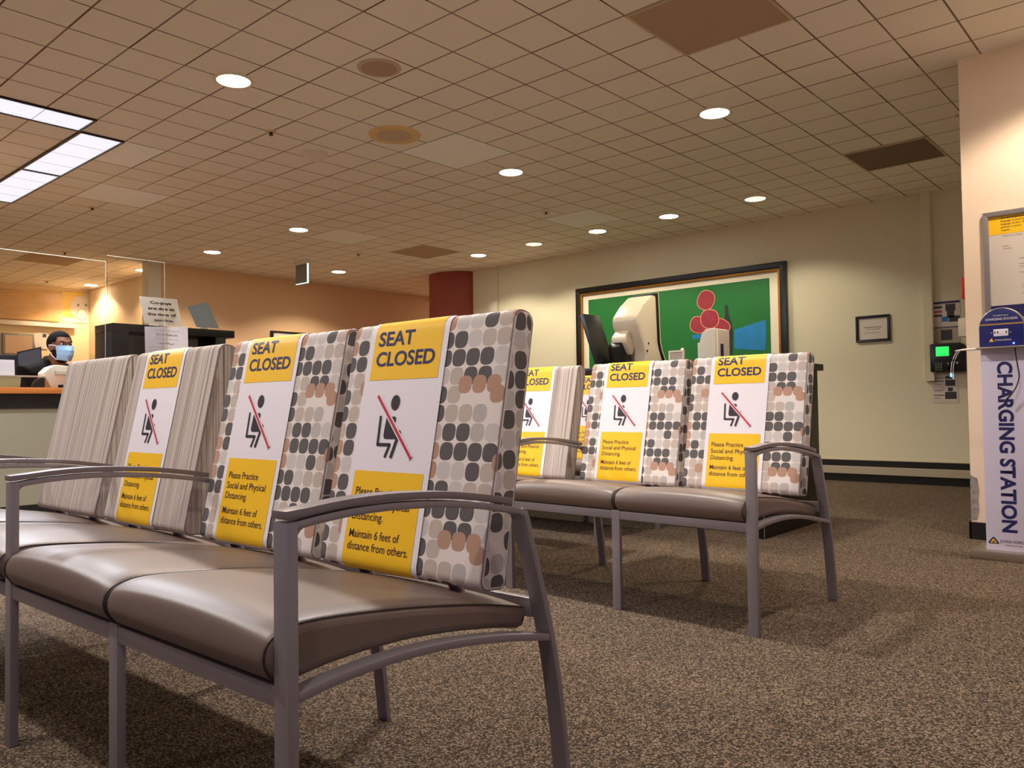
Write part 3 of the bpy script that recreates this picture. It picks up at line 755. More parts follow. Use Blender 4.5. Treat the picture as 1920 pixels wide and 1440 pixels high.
#--PART2--
# ------------------------------------------------------------------ things on the back wall
def wallpoly(pts, y): return [(v.x, v.z) for v in (P(px, py, 'y', y) for px, py in pts)]
x0, x1, z0, z1 = -6.07, -3.345, 0.98, 2.258
t = thing('framed_painting', ((x0 + x1) / 2, YB - 0.02, z0), 'wide framed abstract painting of red ovals and a bottle on green', 'painting')
def frame_bm(x0, x1, z0, z1, wd, ya, yb, bev=0.0):
    m = MB()
    m.prism([(x0, z0), (x1, z0), (x1 - wd, z0 + wd), (x0 + wd, z0 + wd)], 'y', ya, yb, bev); m.prism([(x0, z1), (x1, z1), (x1 - wd, z1 - wd), (x0 + wd, z1 - wd)], 'y', ya, yb, bev)
    m.prism([(x0, z0), (x0, z1), (x0 + wd, z1 - wd), (x0 + wd, z0 + wd)], 'y', ya, yb, bev); m.prism([(x1, z0), (x1, z1), (x1 - wd, z1 - wd), (x1 - wd, z0 + wd)], 'y', ya, yb, bev)
    return m
frame_bm(x0, x1, z0, z1, 0.068, YB - 0.055, YB, 0.005).build('frame', 'frame_black', t)
frame_bm(x0 + 0.068, x1 - 0.068, z0 + 0.068, z1 - 0.068, 0.024, YB - 0.045, YB, 0.003).build('gold_fillet', 'gold_trim', t)
m = MB(); m.box(x0 + 0.09, x1 - 0.09, YB - 0.018, YB, z0 + 0.09, z1 - 0.09); m.build('mat_board', 'mat_cream', t, smooth=0)
YA = YB - 0.019
m = MB(); m.box(-5.895, -3.535, YA - 0.001, YA, z0 + 0.155, 2.103); m.build('green_ground', 'art_green', t, smooth=0)
YA -= 0.001
def paint(name, polys, mat, lift):
    m = MB()
    for p in polys: m.plate([(a, b) for a, b in p], (0, YA - lift, 0), (1, 0, 0), (0, 0, 1), 0.001)
    m.build(name, mat, t, smooth=0)
def pov(px, py, rx, ry, rot=0, p=0.85): return wallpoly(oval(px, py, rx, ry, 28, rot, p), YA)
paint('blue_shape', [wallpoly([(1377, 618), (1400, 611), (1436, 599), (1437, 630), (1435, 657), (1400, 655), (1377, 654)], YA)], 'art_blue', 0.001)
paint('blue_shape', [wallpoly([(1299, 628), (1318, 626), (1318, 635), (1299, 636)], YA)], 'art_blue', 0.001)
paint('bottle_shape', [wallpoly([(1359, 573), (1364, 572), (1366, 590), (1371, 604), (1374, 622), (1373, 664), (1358, 664), (1356, 622), (1358, 604), (1360, 590)], YA)], 'art_black', 0.002)
for (px, py, rx, ry, ro) in ((1324, 563, 15, 18, 0.35), (1310, 609, 15, 15, 0.2), (1353, 611, 16, 12, 0.5), (1331, 598, 16.5, 17, 0.0)):
    paint('oval_outline', [pov(px, py, rx + 1.2, ry + 1.2, ro)], 'art_pink', 0.003); paint('red_oval', [pov(px, py, rx, ry, ro)], 'art_red', 0.004); YA -= 0.0015

x0, x1, z0, z1 = -2.668, -2.352, 1.362, 1.618
t = thing('framed_certificate', ((x0 + x1) / 2, YB - 0.01, z0), 'small black framed certificate on the beige wall right of the painting', 'picture frame')
frame_bm(x0, x1, z0, z1, 0.024, YB - 0.022, YB, 0.003).build('frame', 'frame_black', t)
m = MB(); m.box(x0 + 0.02, x1 - 0.02, YB - 0.008, YB, z0 + 0.02, z1 - 0.02); m.build('certificate', 'poster_pale', t, smooth=0)
def bars(name, rects, mat, parent, y, th=0.0006):
    for (a, b, c, d) in rects:
        m = MB(); m.box(a, b, y - th, y, c, d); m.build(name, mat, parent, smooth=0)
xm = (x0 + x1) / 2
bars('printed_line', [(xm - 0.085, xm + 0.085, 1.498, 1.506), (xm - 0.06, xm + 0.07, 1.480, 1.485), (xm - 0.09, xm + 0.06, 1.448, 1.452)], 'ink_grey', t, YB - 0.008)

t = thing('notice_sheet', (-1.88, YB - 0.004, 1.465), 'printed notice with blue and red bars above the time clock, topmost of three sheets', 'notice', 'sheets around the time clock')
m = MB(); m.box(-2.003, -1.752, YB - 0.003, YB, 1.465, 1.70); m.build('sheet', 'poster_pale', t, smooth=0)
bars('header_bar', [(-2.003, -1.752, 1.672, 1.692)], 'ink_navy', t, YB - 0.003)
bars('printed_bar', [(-1.998, -1.898, 1.632, 1.650), (-1.998, -1.90, 1.555, 1.572)], 'ink_charcoal', t, YB - 0.003)
bars('printed_bar', [(-1.998, -1.90, 1.592, 1.608)], 'ink_red', t, YB - 0.003)
bars('printed_picture', [(-1.872, -1.79, 1.60, 1.665), (-1.86, -1.80, 1.54, 1.60), (-1.845, -1.757, 1.50, 1.555)], 'photo_dark', t, YB - 0.003)
bars('printed_picture', [(-1.905, -1.85, 1.505, 1.552)], 'art_blue', t, YB - 0.003)
t = thing('notice_sheet', (-1.87, YB - 0.004, 1.306), 'pale notice with a dark photo directly above the time clock', 'notice', 'sheets around the time clock')
m = MB(); m.box(-1.995, -1.755, YB - 0.003, YB, 1.306, 1.462); m.build('sheet', 'rail_beige', t, smooth=0)
bars('header_bar', [(-1.97, -1.77, 1.448, 1.456)], 'ink_navy', t, YB - 0.003)
bars('printed_picture', [(-1.915, -1.822, 1.335, 1.43)], 'photo_dark', t, YB - 0.003)
t = thing('notice_sheet', (-1.89, YB - 0.004, 0.76), 'white instruction sheet with device pictures taped below the time clock', 'notice', 'sheets around the time clock')
m = MB(); m.plate([(-2.0, 0.765), (-1.785, 0.76), (-1.79, 1.038), (-1.998, 1.04)], (0, YB, 0), (1, 0, 0), (0, 0, 1), 0.003); m.build('sheet', 'poster_pale', t, smooth=0)
bars('printed_bar', [(-1.985, -1.905, 0.985, 0.993), (-1.985, -1.905, 0.955, 0.966), (-1.985, -1.92, 0.93, 0.935), (-1.985, -1.91, 0.87, 0.877), (-1.985, -1.90, 0.825, 0.836), (-1.985, -1.93, 0.80, 0.805)], 'ink_grey', t, YB - 0.003)
bars('printed_picture', [(-1.89, -1.83, 0.98, 1.005), (-1.89, -1.81, 0.915, 0.97), (-1.87, -1.83, 0.865, 0.90), (-1.895, -1.80, 0.795, 0.86)], 'photo_dark', t, YB - 0.003)
t = thing('time_clock', (-1.86, YB - 0.04, 1.04), 'black wall time clock with a green lit screen and keypad', 'time clock')
m = MB(); m.prism([(-1.992, 1.045), (-1.715, 1.04), (-1.705, 1.275), (-1.745, 1.302), (-1.985, 1.302), (-1.995, 1.29)], 'y', YB - 0.085, YB, 0.008); m.build('body', 'black_satin', t)
m = MB(); m.box(-1.942, -1.835, YB - 0.088, YB - 0.083, 1.186, 1.272, 0.001); m.build('screen', 'screen_green', t)
for r in range(4):
    for c in range(3):
        a = -1.95 + c * 0.022; b = 1.125 - r * 0.019; m = MB(); m.box(a, a + 0.014, YB - 0.089, YB - 0.084, b - 0.012, b, 0.001); m.build('key', 'panel_grey', t)
m = MB(); m.tube([(-1.77, YB - 0.092, 1.12), (-1.77, YB - 0.080, 1.12)], 0.011, 16); m.build('lock', 'brushed_steel', t)
m = MB(); m.box(-1.85, -1.80, YB - 0.09, YB - 0.083, 1.065, 1.13, 0.002); m.build('badge_reader', 'black_gloss', t)
# on the end of the right wall
v = P(1801, 632, 'y', YR + 0.10)
t = thing('wall_dispenser', (-1.10, YR + 0.10, v.z), 'small white box fixed to the end of the pale wall', 'wall box')
zt = P(1801, 598, 'y', YR + 0.10).z
m = MB(); m.box(v.x, -1.07, YR + 0.05, YR + 0.15, v.z, zt, 0.004); m.build('cover', 'cream_plastic', t)
m = MB(); m.box(v.x - 0.002, v.x, YR + 0.085, YR + 0.115, v.z + 0.02, v.z + 0.035, 0.0008); m.build('button', 'panel_grey', t)
a = P(1807, 562, 'y', YR + 0.15)
t = thing('fire_alarm', (-1.085, YR + 0.15, a.z), 'red fire alarm box on the end of the pale wall', 'fire alarm')
m = MB(); m.box(a.x, -1.07, YR + 0.10, YR + 0.2, a.z, P(1807, 521, 'y', YR + 0.15).z, 0.004); m.build('housing', 'red_plastic', t)
m = MB(); m.box(a.x - 0.006, a.x, YR + 0.12, YR + 0.18, a.z + 0.03, a.z + 0.06, 0.002); m.build('strobe', 'cream_plastic', t)

# poster on the right wall
t = thing('framed_poster', (-0.6, YR - 0.015, 1.20), 'grey framed yellow and white language notice on the pale wall', 'poster')
frame_bm(-0.968, -0.26, 1.20, 1.818, 0.028, YR - 0.024, YR, 0.004).build('frame', 'metal_grey', t)
m = MB(); m.box(-0.945, -0.285, YR - 0.010, YR, 1.225, 1.795); m.build('sheet', 'poster_pale', t, smooth=0)
m = MB(); m.box(-0.940, -0.288, YR - 0.0108, YR - 0.01, 1.690, 1.79); m.build('heading_panel', 'paper_yellow', t, smooth=0)
m = MB(); m.box(-0.940, -0.288, YR - 0.0108, YR - 0.01, 1.228, 1.297); m.build('footer_panel', 'ink_navy', t, smooth=0)
letters('heading_lettering', ['Use this simple guide to the', 'language of patients and the', 'language of care. Please ask', 'patients to point.', 'I speak...'], 0.0105, 'ink_purple', t, (-0.882, YR - 0.0108, 1.774), (1, 0, 0), (0, 0, 1), gap=1.62)
letters('body_lettering', ['American Sign Language', '', '', '', 'Spanish', 'Cantonese'], 0.007, 'ink_grey', t, (-0.875, YR - 0.010, 1.676), (1, 0, 0), (0, 0, 1), gap=2.0)
letters('body_lettering', ['Interpreter', '', 'Hindi', 'Korean', '', 'Portuguese'], 0.007, 'ink_grey', t, (-0.80, YR - 0.010, 1.545), (1, 0, 0), (0, 0, 1), gap=2.2)
letters('body_lettering', ['Russian', 'Farsi', '', 'Nepali'], 0.007, 'ink_grey', t, (-0.79, YR - 0.010, 1.40), (1, 0, 0), (0, 0, 1), gap=2.2)

# ------------------------------------------------------------------ phone charging station
YK = 4.50; XK = -0.793; HW = 0.094
t = thing('charging_station', (XK, YK, 0), 'freestanding phone charging station with navy rounded head and tall pale panel', 'charging station')
m = MB(); m.prism([(XK - 0.162, 0.0), (XK + 0.162, 0.0), (XK + 0.158, 0.042), (XK - 0.155, 0.042)], 'y', YK - 0.05, YK + 0.22, 0.005); m.build('base', 'brushed_steel', t)
m = MB(); m.box(XK - HW, XK + HW, YK, YK + 0.03, 0.042, 1.03, 0.003); pn = m.build('panel', 'kiosk_panel', t)
letters('vertical_lettering', ['CHARGING STATION'], 0.063, 'ink_navy', t, (XK - 0.022, YK, 0.965), (0, 0, -1), (1, 0, 0), width=[0.83], bold=0.045)
m = MB(); m.plate([(-0.020, 0), (0.020, 0), (0.023, 0.006), (0.004, 0.032), (-0.004, 0.032), (-0.023, 0.006)], (XK - 0.062, YK, 0.074), (1, 0, 0), (0, 0, 1), 0.001); m.build('emblem', 'ink_navy', t, smooth=0)
m = MB(); m.plate([(-0.015, 0.004), (0.015, 0.004), (0.0, 0.027)], (XK - 0.062, YK - 0.001, 0.074), (1, 0, 0), (0, 0, 1), 0.001); m.build('emblem', 'paper_yellow', t, smooth=0)
m = MB(); m.plate([(-0.006, 0.006), (0.006, 0.006), (0.0, 0.016)], (XK - 0.062, YK - 0.002, 0.074), (1, 0, 0), (0, 0, 1), 0.001); m.build('emblem', 'ink_navy', t, smooth=0)
letters('maker_lettering', ['JOHNS HOPKINS'], 0.0145, 'ink_charcoal', t, (XK - 0.034, YK, 0.082), (1, 0, 0), (0, 0, 1), width=[0.118])
letters('maker_lettering', ['MEDICINE'], 0.006, 'ink_charcoal', t, (XK - 0.012, YK, 0.068), (1, 0, 0), (0, 0, 1), width=[0.07])
dome = [(XK + HW, 1.03), (XK + HW, 1.125)] + arc(XK, 1.130, HW, 2, 178, 18) + [(XK - HW, 1.125), (XK - HW, 1.03)]
m = MB(); m.prism(dome, 'y', YK - 0.015, YK + 0.035, 0.003); hd = m.build('head', 'kiosk_navy', t)
m = MB(); m.prism([(XK + (a - XK) * 1.035, 1.03 + (b - 1.03) * 1.02) for a, b in dome], 'y', YK - 0.004, YK + 0.03, 0.002); m.build('head_rim', 'brushed_steel', hd)
YF = YK - 0.015
m = MB(); m.box(XK - HW + 0.001, XK + HW - 0.001, YF - 0.001, YF, 1.143, 1.150); m.build('gold_stripe', 'kiosk_stripe', hd, smooth=0)
letters('head_lettering', ['CHARGING STATION'], 0.0115, 'paper_white', hd, (XK - 0.066, YF, 1.166), (1, 0, 0), (0, 0, 1), width=[0.135], bold=0.02)
letters('head_lettering', ['Complimentary'], 0.008, 'paper_white', hd, (XK - 0.032, YF, 1.186), (1, 0, 0), (0, 0, 1), width=[0.064])
m = MB(); m.box(XK - 0.032, XK + 0.030, YF - 0.002, YF, 1.088, 1.122, 0.0008); so = m.build('outlet_plate', 'paper_white', hd)
for a in (-0.026, -0.014, 0.022):
    m = MB(); m.box(XK + a - 0.0025, XK + a + 0.0025, YF - 0.003, YF - 0.001, 1.101, 1.111); m.build('slot', 'black_satin', hd, smooth=0)
for a in (-0.041, 0.039):
    m = MB(); m.tube([(XK + a, YF - 0.003, 1.105), (XK + a, YF + 0.001, 1.105)], 0.004, 12); m.build('screw', 'brushed_steel', hd)
m = MB(); m.plate([(-0.010, 0), (0.010, 0), (0.0, 0.017)], (XK - 0.042, YF, 1.062), (1, 0, 0), (0, 0, 1), 0.001); m.build('emblem', 'paper_yellow', hd, smooth=0)
letters('maker_lettering', ['JOHNS HOPKINS'], 0.0095, 'poster_pale', hd, (XK - 0.028, YF, 1.064), (1, 0, 0), (0, 0, 1), width=[0.07])
m = MB(); m.box(XK - HW - 0.006, XK + HW + 0.02, YK - 0.075, YK, 1.026, 1.034, 0.002); m.build('shelf', 'brushed_steel', t)
m = MB(); m.ell((XK + 0.052, YF - 0.004, 1.050), (0.004, 0.004, 0.004), sub=2); m.build('indicator_light', 'led_blue', t)
c = [P(px, py, 'y', YK - 0.05) for px, py in ((1903, 652), (1905, 668), (1909, 690), (1911, 706), (1906, 724), (1897, 738), (1889, 747))]
m = MB(); m.tube(spline(c, 5), 0.0028, 8); cb = m.build('cable', 'cable_black', t)
m = MB(); m.tube([c[-2], c[-1], c[-1] + (c[-1] - c[-2]) * 0.8], [0.004, 0.005, 0.004], 10); m.build('plug', 'cable_black', cb)
c0 = P(1838, 654, 'y', YK - 0.03); c1 = P(1806, 656, 'y', YK - 0.03); c2 = P(1791, 658, 'y', YK - 0.03)
m = MB(); m.tube([c0, c1, c2], [0.0065, 0.005, 0.002], 10); m.build('cable_arm', 'cable_white', t)
for k in (0, 4):
    pts = [P(px + k, py, 'y', YK - 0.03) for px, py in ((1796, 657), (1789, 668), (1784, 684), (1783, 700))]
    m = MB(); m.tube(spline(pts, 5), 0.0016, 8); cb = m.build('cable', 'cable_white', t)
    m = MB(); m.tube([pts[-1], pts[-1] + Vector((0, 0, -0.018 - k * 0.003))], 0.0035, 8); m.build('plug', 'led_blue' if k == 0 else 'cable_white', cb)

# ------------------------------------------------------------------ black desk behind the second bench
t = thing('check_in_desk', (-3.2, 4.8, 0), 'tall black desk behind the second bench, under the green painting', 'desk')
m = MB(); m.box(-4.72, -1.945, 4.33, 5.27, 0.985, 1.028, 0.004); m.build('desktop', 'black_satin', t)
m = MB(); m.box(-2.01, -1.975, 4.37, 5.24, 0.0, 0.985, 0.003); m.build('side_panel', 'black_satin', t)
m = MB(); m.box(-4.69, -4.655, 4.37, 5.24, 0.0, 0.985, 0.003); m.build('side_panel', 'black_satin', t)
m = MB(); m.box(-4.655, -2.01, 4.42, 4.445, 0.12, 0.985, 0.003); m.build('modesty_panel', 'black_satin', t)
m = MB(); m.box(-1.975, -1.972, 4.372, 4.378, 0.0, 0.98); m.build('edge_strip', 'brushed_steel', t)
def check_in_kiosk(x, y, label):
    t = thing('check_in_kiosk', (x, y, 1.028), label, 'kiosk', 'check-in kiosks on the black desk')
    wd = 0.21
    prof = [(0.20, 0.53), (0.14, 0.525), (0.03, 0.45), (-0.06, 0.36), (-0.065, 0.31), (0.0, 0.20), (0.04, 0.12), (0.05, 0.0), (0.31, 0.0), (0.235, 0.14), (0.215, 0.19)]
    m = MB(); m.prism(prof, 'x', -wd / 2, wd / 2, 0.026); m.build('housing', 'white_plastic', t, local=True, smooth=50)
    m = MB(); m.bar([(0.205, 0.545), (0.222, 0.19), (0.242, 0.135), (0.318, 0.012)], 0.012, -wd / 2 - 0.006, wd / 2 + 0.006, 0.002); m.build('seam_gasket', 'black_satin', t, local=True)
    m = MB(); m.bar([(0.217, 0.548), (0.236, 0.19), (0.256, 0.135), (0.332, 0.013)], 0.016, -wd / 2 - 0.004, wd / 2 + 0.004, 0.004); m.build('front_bezel', 'white_plastic', t, local=True)
    m = MB(); m.bar([(0.229, 0.53), (0.246, 0.20)], 0.004, -wd / 2 + 0.02, wd / 2 - 0.02, 0.001); m.build('screen', 'black_gloss', t, local=True)
    m = MB(); m.prism([(-0.05, 0.27), (-0.10, 0.22), (-0.10, 0.19), (-0.03, 0.10), (0.0, 0.10), (0.03, 0.16)], 'x', -0.085, 0.03, 0.012); m.build('bracket_hood', 'white_plastic', t, local=True)
    m = MB(); m.prism([(-0.08, 0.20), (-0.125, 0.15), (-0.09, 0.0), (0.05, 0.0), (0.0, 0.14)], 'x', -0.10, 0.0, 0.01); m.build('bracket', 'black_satin', t, local=True)
    m = MB(); m.obox((-0.20, -0.10, 0.205), ((0.94, 0.0, 0.34), (0.0, 1.0, 0.0), (-0.34, 0.0, 0.94)), (0.016, 0.10, 0.20), 0.006); m.build('card_terminal', 'black_satin', t, local=True)
    for zz in (0.20, 0.02):
        m = MB(); m.tube([(wd / 2 - 0.002, 0.06 + zz * 0.1, 0.12 + zz * 0.3), (wd / 2 + 0.003, 0.06 + zz * 0.1, 0.12 + zz * 0.3)], 0.007, 12); m.build('screw', 'black_satin', t, local=True)
    return t
k1 = check_in_kiosk(P(1180, 640, 'y', 4.72).x, 4.72, 'white check-in kiosk with a black card terminal, in front of the green painting')
k2 = copy_tree(k1); k2.location.x = k1.location.x - 1.30; k2['label'] = 'white check-in kiosk almost hidden behind the nearest bench, edge-on beside its end backrest'
v = P(1352, 668, 'y', 4.75); zt = P(1345, 617, 'y', 4.75).z; xa = P(1324, 650, 'y', 4.75).x; xb = P(1354, 650, 'y', 4.75).x
t = thing('sanitizer_dispenser', ((xa + xb) / 2, 4.75, 1.028), 'pale hand sanitizer dispenser standing on the black desk before the painting', 'dispenser')
m = MB(); m.prism([(xa, 1.028), (xb, 1.028), (xb, zt), (xa + 0.045, zt - 0.002), (xa + 0.015, zt - 0.03), (xa, zt - 0.08)], 'y', 4.66, 4.84, 0.010); m.build('body', 'cream_plastic', t)
m = MB(); m.prism([(4.67, 1.04), (4.83, 1.04), (4.83, zt - 0.006), (4.67, zt - 0.006)], 'x', xb - 0.004, xb + 0.014, 0.006); m.build('front_cover', 'fixture_white', t)
m = MB(); m.box(xb + 0.013, xb + 0.0155, 4.70, 4.74, zt - 0.19, zt - 0.10, 0.001); m.build('label_patch', 'ink_navy', t)
m = MB(); m.box(xa - 0.035, xa - 0.004, 4.70, 4.72, 1.028, zt - 0.085, 0.003); m.build('back_plate', 'cream_plastic', t)
xa = P(1254, 665, 'y', 4.7).x; xb = P(1283, 660, 'y', 4.7).x; zt = P(1270, 657, 'y', 4.7).z
t = thing('small_sign_frame', ((xa + xb) / 2, 4.7, 1.028), 'small white framed sign standing on the black desk left of the sanitizer', 'sign frame')
m = frame_bm(xa, xb, 1.03, zt, 0.012, 4.695, 4.71, 0.002); m.build('frame', 'fixture_white', t)
m = MB(); m.box(xa + 0.01, xb - 0.01, 4.70, 4.708, 1.04, zt - 0.01); m.build('card', 'rail_beige', t, smooth=0)
m = MB(); m.obox(((xa + xb) / 2, 4.745, 1.09), ((1, 0, 0), (0, 0.5, 0.87), (0, -0.87, 0.5)), (0.01, 0.075, 0.003)); m.build('easel', 'fixture_white', t)

# ------------------------------------------------------------------ reception counter and office
XC = -6.30
t = thing('reception_counter', (XC - 0.18, 1.6, 0), 'long reception counter with an orange wood top and a black band', 'counter')
m = MB(); m.box(XC - 0.34, XC + 0.02, -2.2, 4.1, 0.916, 0.960, 0.003); m.build('countertop', 'counter_wood', t)
m = MB(); m.box(XC - 0.30, XC, -2.2, 4.08, 0.816, 0.915); m.build('apron', 'black_satin', t, smooth=0)
m = MB(); m.box(XC - 0.10, XC - 0.012, -2.2, 4.08, 0.132, 0.816); m.build('front_panel', 'counter_front', t, smooth=0)
m = MB(); m.box(XC - 0.10, XC - 0.006, -2.2, 4.08, 0.0, 0.130); m.build('base', 'rubber_black', t, smooth=0)
def pane(y0, y1, z1, label, XC=XC):
    t = thing('acrylic_screen', (XC - 0.03, (y0 + y1) / 2, 0.961), label, 'screen', 'clear screens on the reception counter')
    m = MB(); m.box(XC - 0.034, XC - 0.026, y0, y1, 0.961, z1); m.build('sheet', 'clear_acrylic', t, smooth=0)
    m = MB(); m.box(XC - 0.035, XC - 0.025, y0, y1, z1, z1 + 0.004); m.build('top_edge', 'acrylic_edge', t, smooth=0)
    m = MB(); m.box(XC - 0.034, XC - 0.026, y1, y1 + 0.003, 0.961, z1 + 0.004); m.build('side_edge', 'acrylic_edge', t, smooth=0)
    m = MB(); m.box(XC - 0.06, XC, y1 - 0.12, y1 - 0.04, 0.961, 0.985, 0.003); m.build('foot', 'acrylic_edge', t)
pane(0.55, P(197, 600, 'x', XC - 0.03).y, 1.925, 'tall clear acrylic screen on the counter in front of the masked man')
pane(P(201, 600, 'x', XC + 0.016).y, P(308, 600, 'x', XC + 0.016).y, 1.965, 'clear acrylic screen on the counter in front of the co-pays card', XC + 0.046)
t = thing('glass_shelf', (XC - 0.16, 1.4, 0.961), 'low glass shelf on the counter in front of the masked man', 'shelf')
m = MB(); m.box(XC - 0.20, XC - 0.06, 0.6, 2.08, 1.040, 1.047, 0.001); m.build('glass_plate', 'acrylic_edge', t)
for yy in (0.7, 1.6): m = MB(); m.box(XC - 0.15, XC - 0.11, yy - 0.01, yy + 0.01, 0.961, 1.040); m.build('support', 'clear_acrylic', t, smooth=0)
# black hutch
ya = P(210, 640, 'x', XC).y; yb = P(440, 625, 'x', XC).y; zt = P(300, 611, 'x', XC).z
t = thing('counter_hutch', (XC - 0.2, (ya + yb) / 2, 0.961), 'black open hutch standing on the reception counter', 'hutch')
m = MB(); m.box(XC - 0.33, XC, ya, yb, zt - 0.062, zt, 0.004); m.build('top_board', 'black_satin', t)
m = MB(); m.box(XC - 0.33, XC - 0.004, ya + 0.002, ya + 0.13, 0.961, zt - 0.062, 0.003); m.build('side_panel', 'black_satin', t)
y5 = P(405, 640, 'x', XC).y
m = MB(); m.box(XC - 0.33, XC - 0.004, y5, y5 + 0.09, 0.961, zt - 0.062, 0.003); m.build('side_panel', 'black_satin', t)
m = MB(); m.box(XC - 0.33, XC - 0.315, ya + 0.13, y5, 0.961, zt - 0.062); m.build('back_panel', 'poster_pale', t, smooth=0)
m = MB(); m.box(XC - 0.315, XC - 0.03, ya + 0.13, y5, 1.16, 1.18); m.build('shelf', 'black_satin', t, smooth=0)
# card, paper and holder on the hutch
def card(name, quad, x, label, cat, mat, lean=0.05, th=0.003, base_z=None):
    pts = [P(px, py, 'x', x) for px, py in quad]           # TL, TR, BR, BL seen from the front
    c = (pts[2] + pts[3]) / 2; t = thing(name, (x, c.y, min(p.z for p in pts)), label, cat)
    m = MB(); a = [Vector((x - (p.z - pts[3].z) * lean, p.y, p.z)) for p in pts]; b = [p + Vector((-th, 0, 0)) for p in a]
    m.verts(a + b, [(0, 1, 2, 3), (7, 6, 5, 4), (0, 4, 5, 1), (1, 5, 6, 2), (2, 6, 7, 3), (3, 7, 4, 0)]); m.build('sheet', mat, t, smooth=0)
    return t, a
t, a = card('copay_card', ((262, 555), (333, 561), (342, 612.5), (271, 607)), XC - 0.05, 'white card saying co-pays are due, propped on top of the black hutch', 'sign', 'mat_cream')
ux = (a[1] - a[0]).normalized(); uy = (a[0] - a[3]).normalized(); hh = (a[0] - a[3]).length; ww = (a[1] - a[0]).length
for i, (ln, f, g) in enumerate((('Co-pays', 0.56, 0.25), ('are due at', 0.70, 0.17), ('the time of', 0.76, 0.13), ('service.', 0.52, 0.27))):
    letters('lettering', [ln], hh * 0.105, 'ink_charcoal', t, a[3] + uy * hh * (0.76 - 0.215 * i) + ux * ww * g, ux, uy, width=[ww * f], bold=0.04)
m = MB(); m.obox(a[3] + ux * ww * 0.5 + Vector((-0.03, 0, 0.03)), ((0, 1, 0), (0.6, 0, 0.8), (-0.8, 0, 0.6)), (0.02, 0.04, 0.002)); m.build('stand', 'mat_cream', t)
t, a = card('brochure_holder', ((355, 574), (394, 565.5), (411, 616), (369, 613)), XC - 0.10, 'grey translucent brochure holder leaning on top of the hutch', 'holder', 'panel_grey', 0.2)
m = MB(); m.obox((a[2] + a[3]) / 2 + Vector((-0.05, 0, 0.03)), ((0, 1, 0), (0.6, 0, 0.8), (-0.8, 0, 0.6)), (0.03, 0.05, 0.002)); m.build('stand', 'acrylic_edge', t)
t, a = card('paper_notice', ((271, 612), (352, 613), (354, 700), (273, 700)), XC + 0.002, 'white paper notice about cell phones taped on the front of the hutch', 'notice', 'paper_white', 0.0, 0.001)
ux = Vector((0, 1, 0)); uy = Vector((0, 0, 1)); w0 = a[1].y - a[0].y
letters('lettering', ['No Cell Phone Use'], 0.017, 'ink_charcoal', t, (XC + 0.002, a[0].y + w0 * 0.26, P(300, 629, 'x', XC).z), ux, uy, width=[w0 * 0.48])
for (py, f0, f1) in ((620, 0.2, 0.8), (636, 0.2, 0.78), (652, 0.07, 0.5), (658, 0.07, 0.4)):
    z = P(300, py, 'x', XC).z; m = MB(); m.box(XC + 0.002, XC + 0.0028, a[0].y + w0 * f0, a[0].y + w0 * f1, z, z + 0.005); m.build('printed_line', 'poster_pale', t, smooth=0)
zz = P(300, 644, 'x', XC).z
m = MB(); m.tube(spline([(XC + 0.0025, a[0].y + w0 * f, zz + d) for f, d in ((0.33, 0.004), (0.40, -0.003), (0.47, 0.006), (0.50, -0.002), (0.53, 0.006), (0.60, -0.003), (0.67, 0.004))], 4), 0.0018, 6); m.build('flourish', 'ink_charcoal', t)
# things on the counter
t = thing('label_printer', (XC - 0.12, P(106, 720, 'x', XC - 0.12).y, 0.961), 'white sloped desktop printer on the counter right of the masked man', 'printer')
yy = lambda px: P(px, 700, 'x', XC - 0.12).y
zz = lambda py: P(100, py, 'x', XC - 0.12).z
m = MB(); m.prism([(yy(94), 0.962), (yy(126), 0.962), (yy(128), zz(686)), (yy(104), zz(684)), (yy(92), zz(689)), (yy(81), zz(699)), (yy(82), zz(706))], 'x', XC - 0.24, XC - 0.10, 0.008); m.build('body', 'fixture_white', t)
m = MB(); m.box(XC - 0.10, XC - 0.085, yy(101), yy(128), zz(703), zz(695), 0.004); m.build('paper_slot', 'cream_plastic', t)
m = MB(); m.box(XC - 0.102, XC - 0.094, yy(107), yy(124), 0.964, 0.985, 0.001); m.build('port_panel', 'black_satin', t)
t = thing('tape_dispenser', (XC - 0.10, P(74, 720, 'x', XC - 0.10).y, 0.961), 'black tape dispenser on the counter left of the white printer', 'tape dispenser')
m = MB(); m.prism([(yy(58), 0.962), (yy(80), 0.962), (yy(80), zz(712)), (yy(78), zz(708)), (yy(72), zz(709)), (yy(62), zz(717))], 'x', XC - 0.14, XC - 0.07, 0.006); m.build('body', 'black_satin', t)
m = MB(); m.box(XC - 0.13, XC - 0.08, yy(72), yy(80), zz(711), zz(709) + 0.004, 0.002); m.build('tape', 'poster_pale', t)
t = thing('paper_stack', (XC - 0.13, P(10, 690, 'x', XC - 0.13).y, 1.048), 'white papers standing on the glass shelf at the left edge', 'papers')
ys = lambda px: P(px, 690, 'x', XC - 0.13).y
m = MB(); m.prism([(ys(-40), 1.048), (ys(27), 1.048), (ys(26), P(20, 675, 'x', XC - 0.13).z), (ys(-40), P(0, 674, 'x', XC - 0.13).z)], 'x', XC - 0.15, XC - 0.12, 0.001); m.build('sheets', 'paper_white', t)
t = thing('file_folder', (XC - 0.08, P(15, 715, 'x', XC - 0.08).y, 0.961), 'olive green file folder under the glass shelf at the left edge', 'folder')
m = MB(); m.prism([(ys(-40), 0.962), (ys(33), 0.962), (ys(35), P(20, 707, 'x', XC - 0.08).z), (ys(-40), P(20, 706, 'x', XC - 0.08).z)], 'x', XC - 0.12, XC - 0.075, 0.003); m.build('cover', 'folder_green', t)
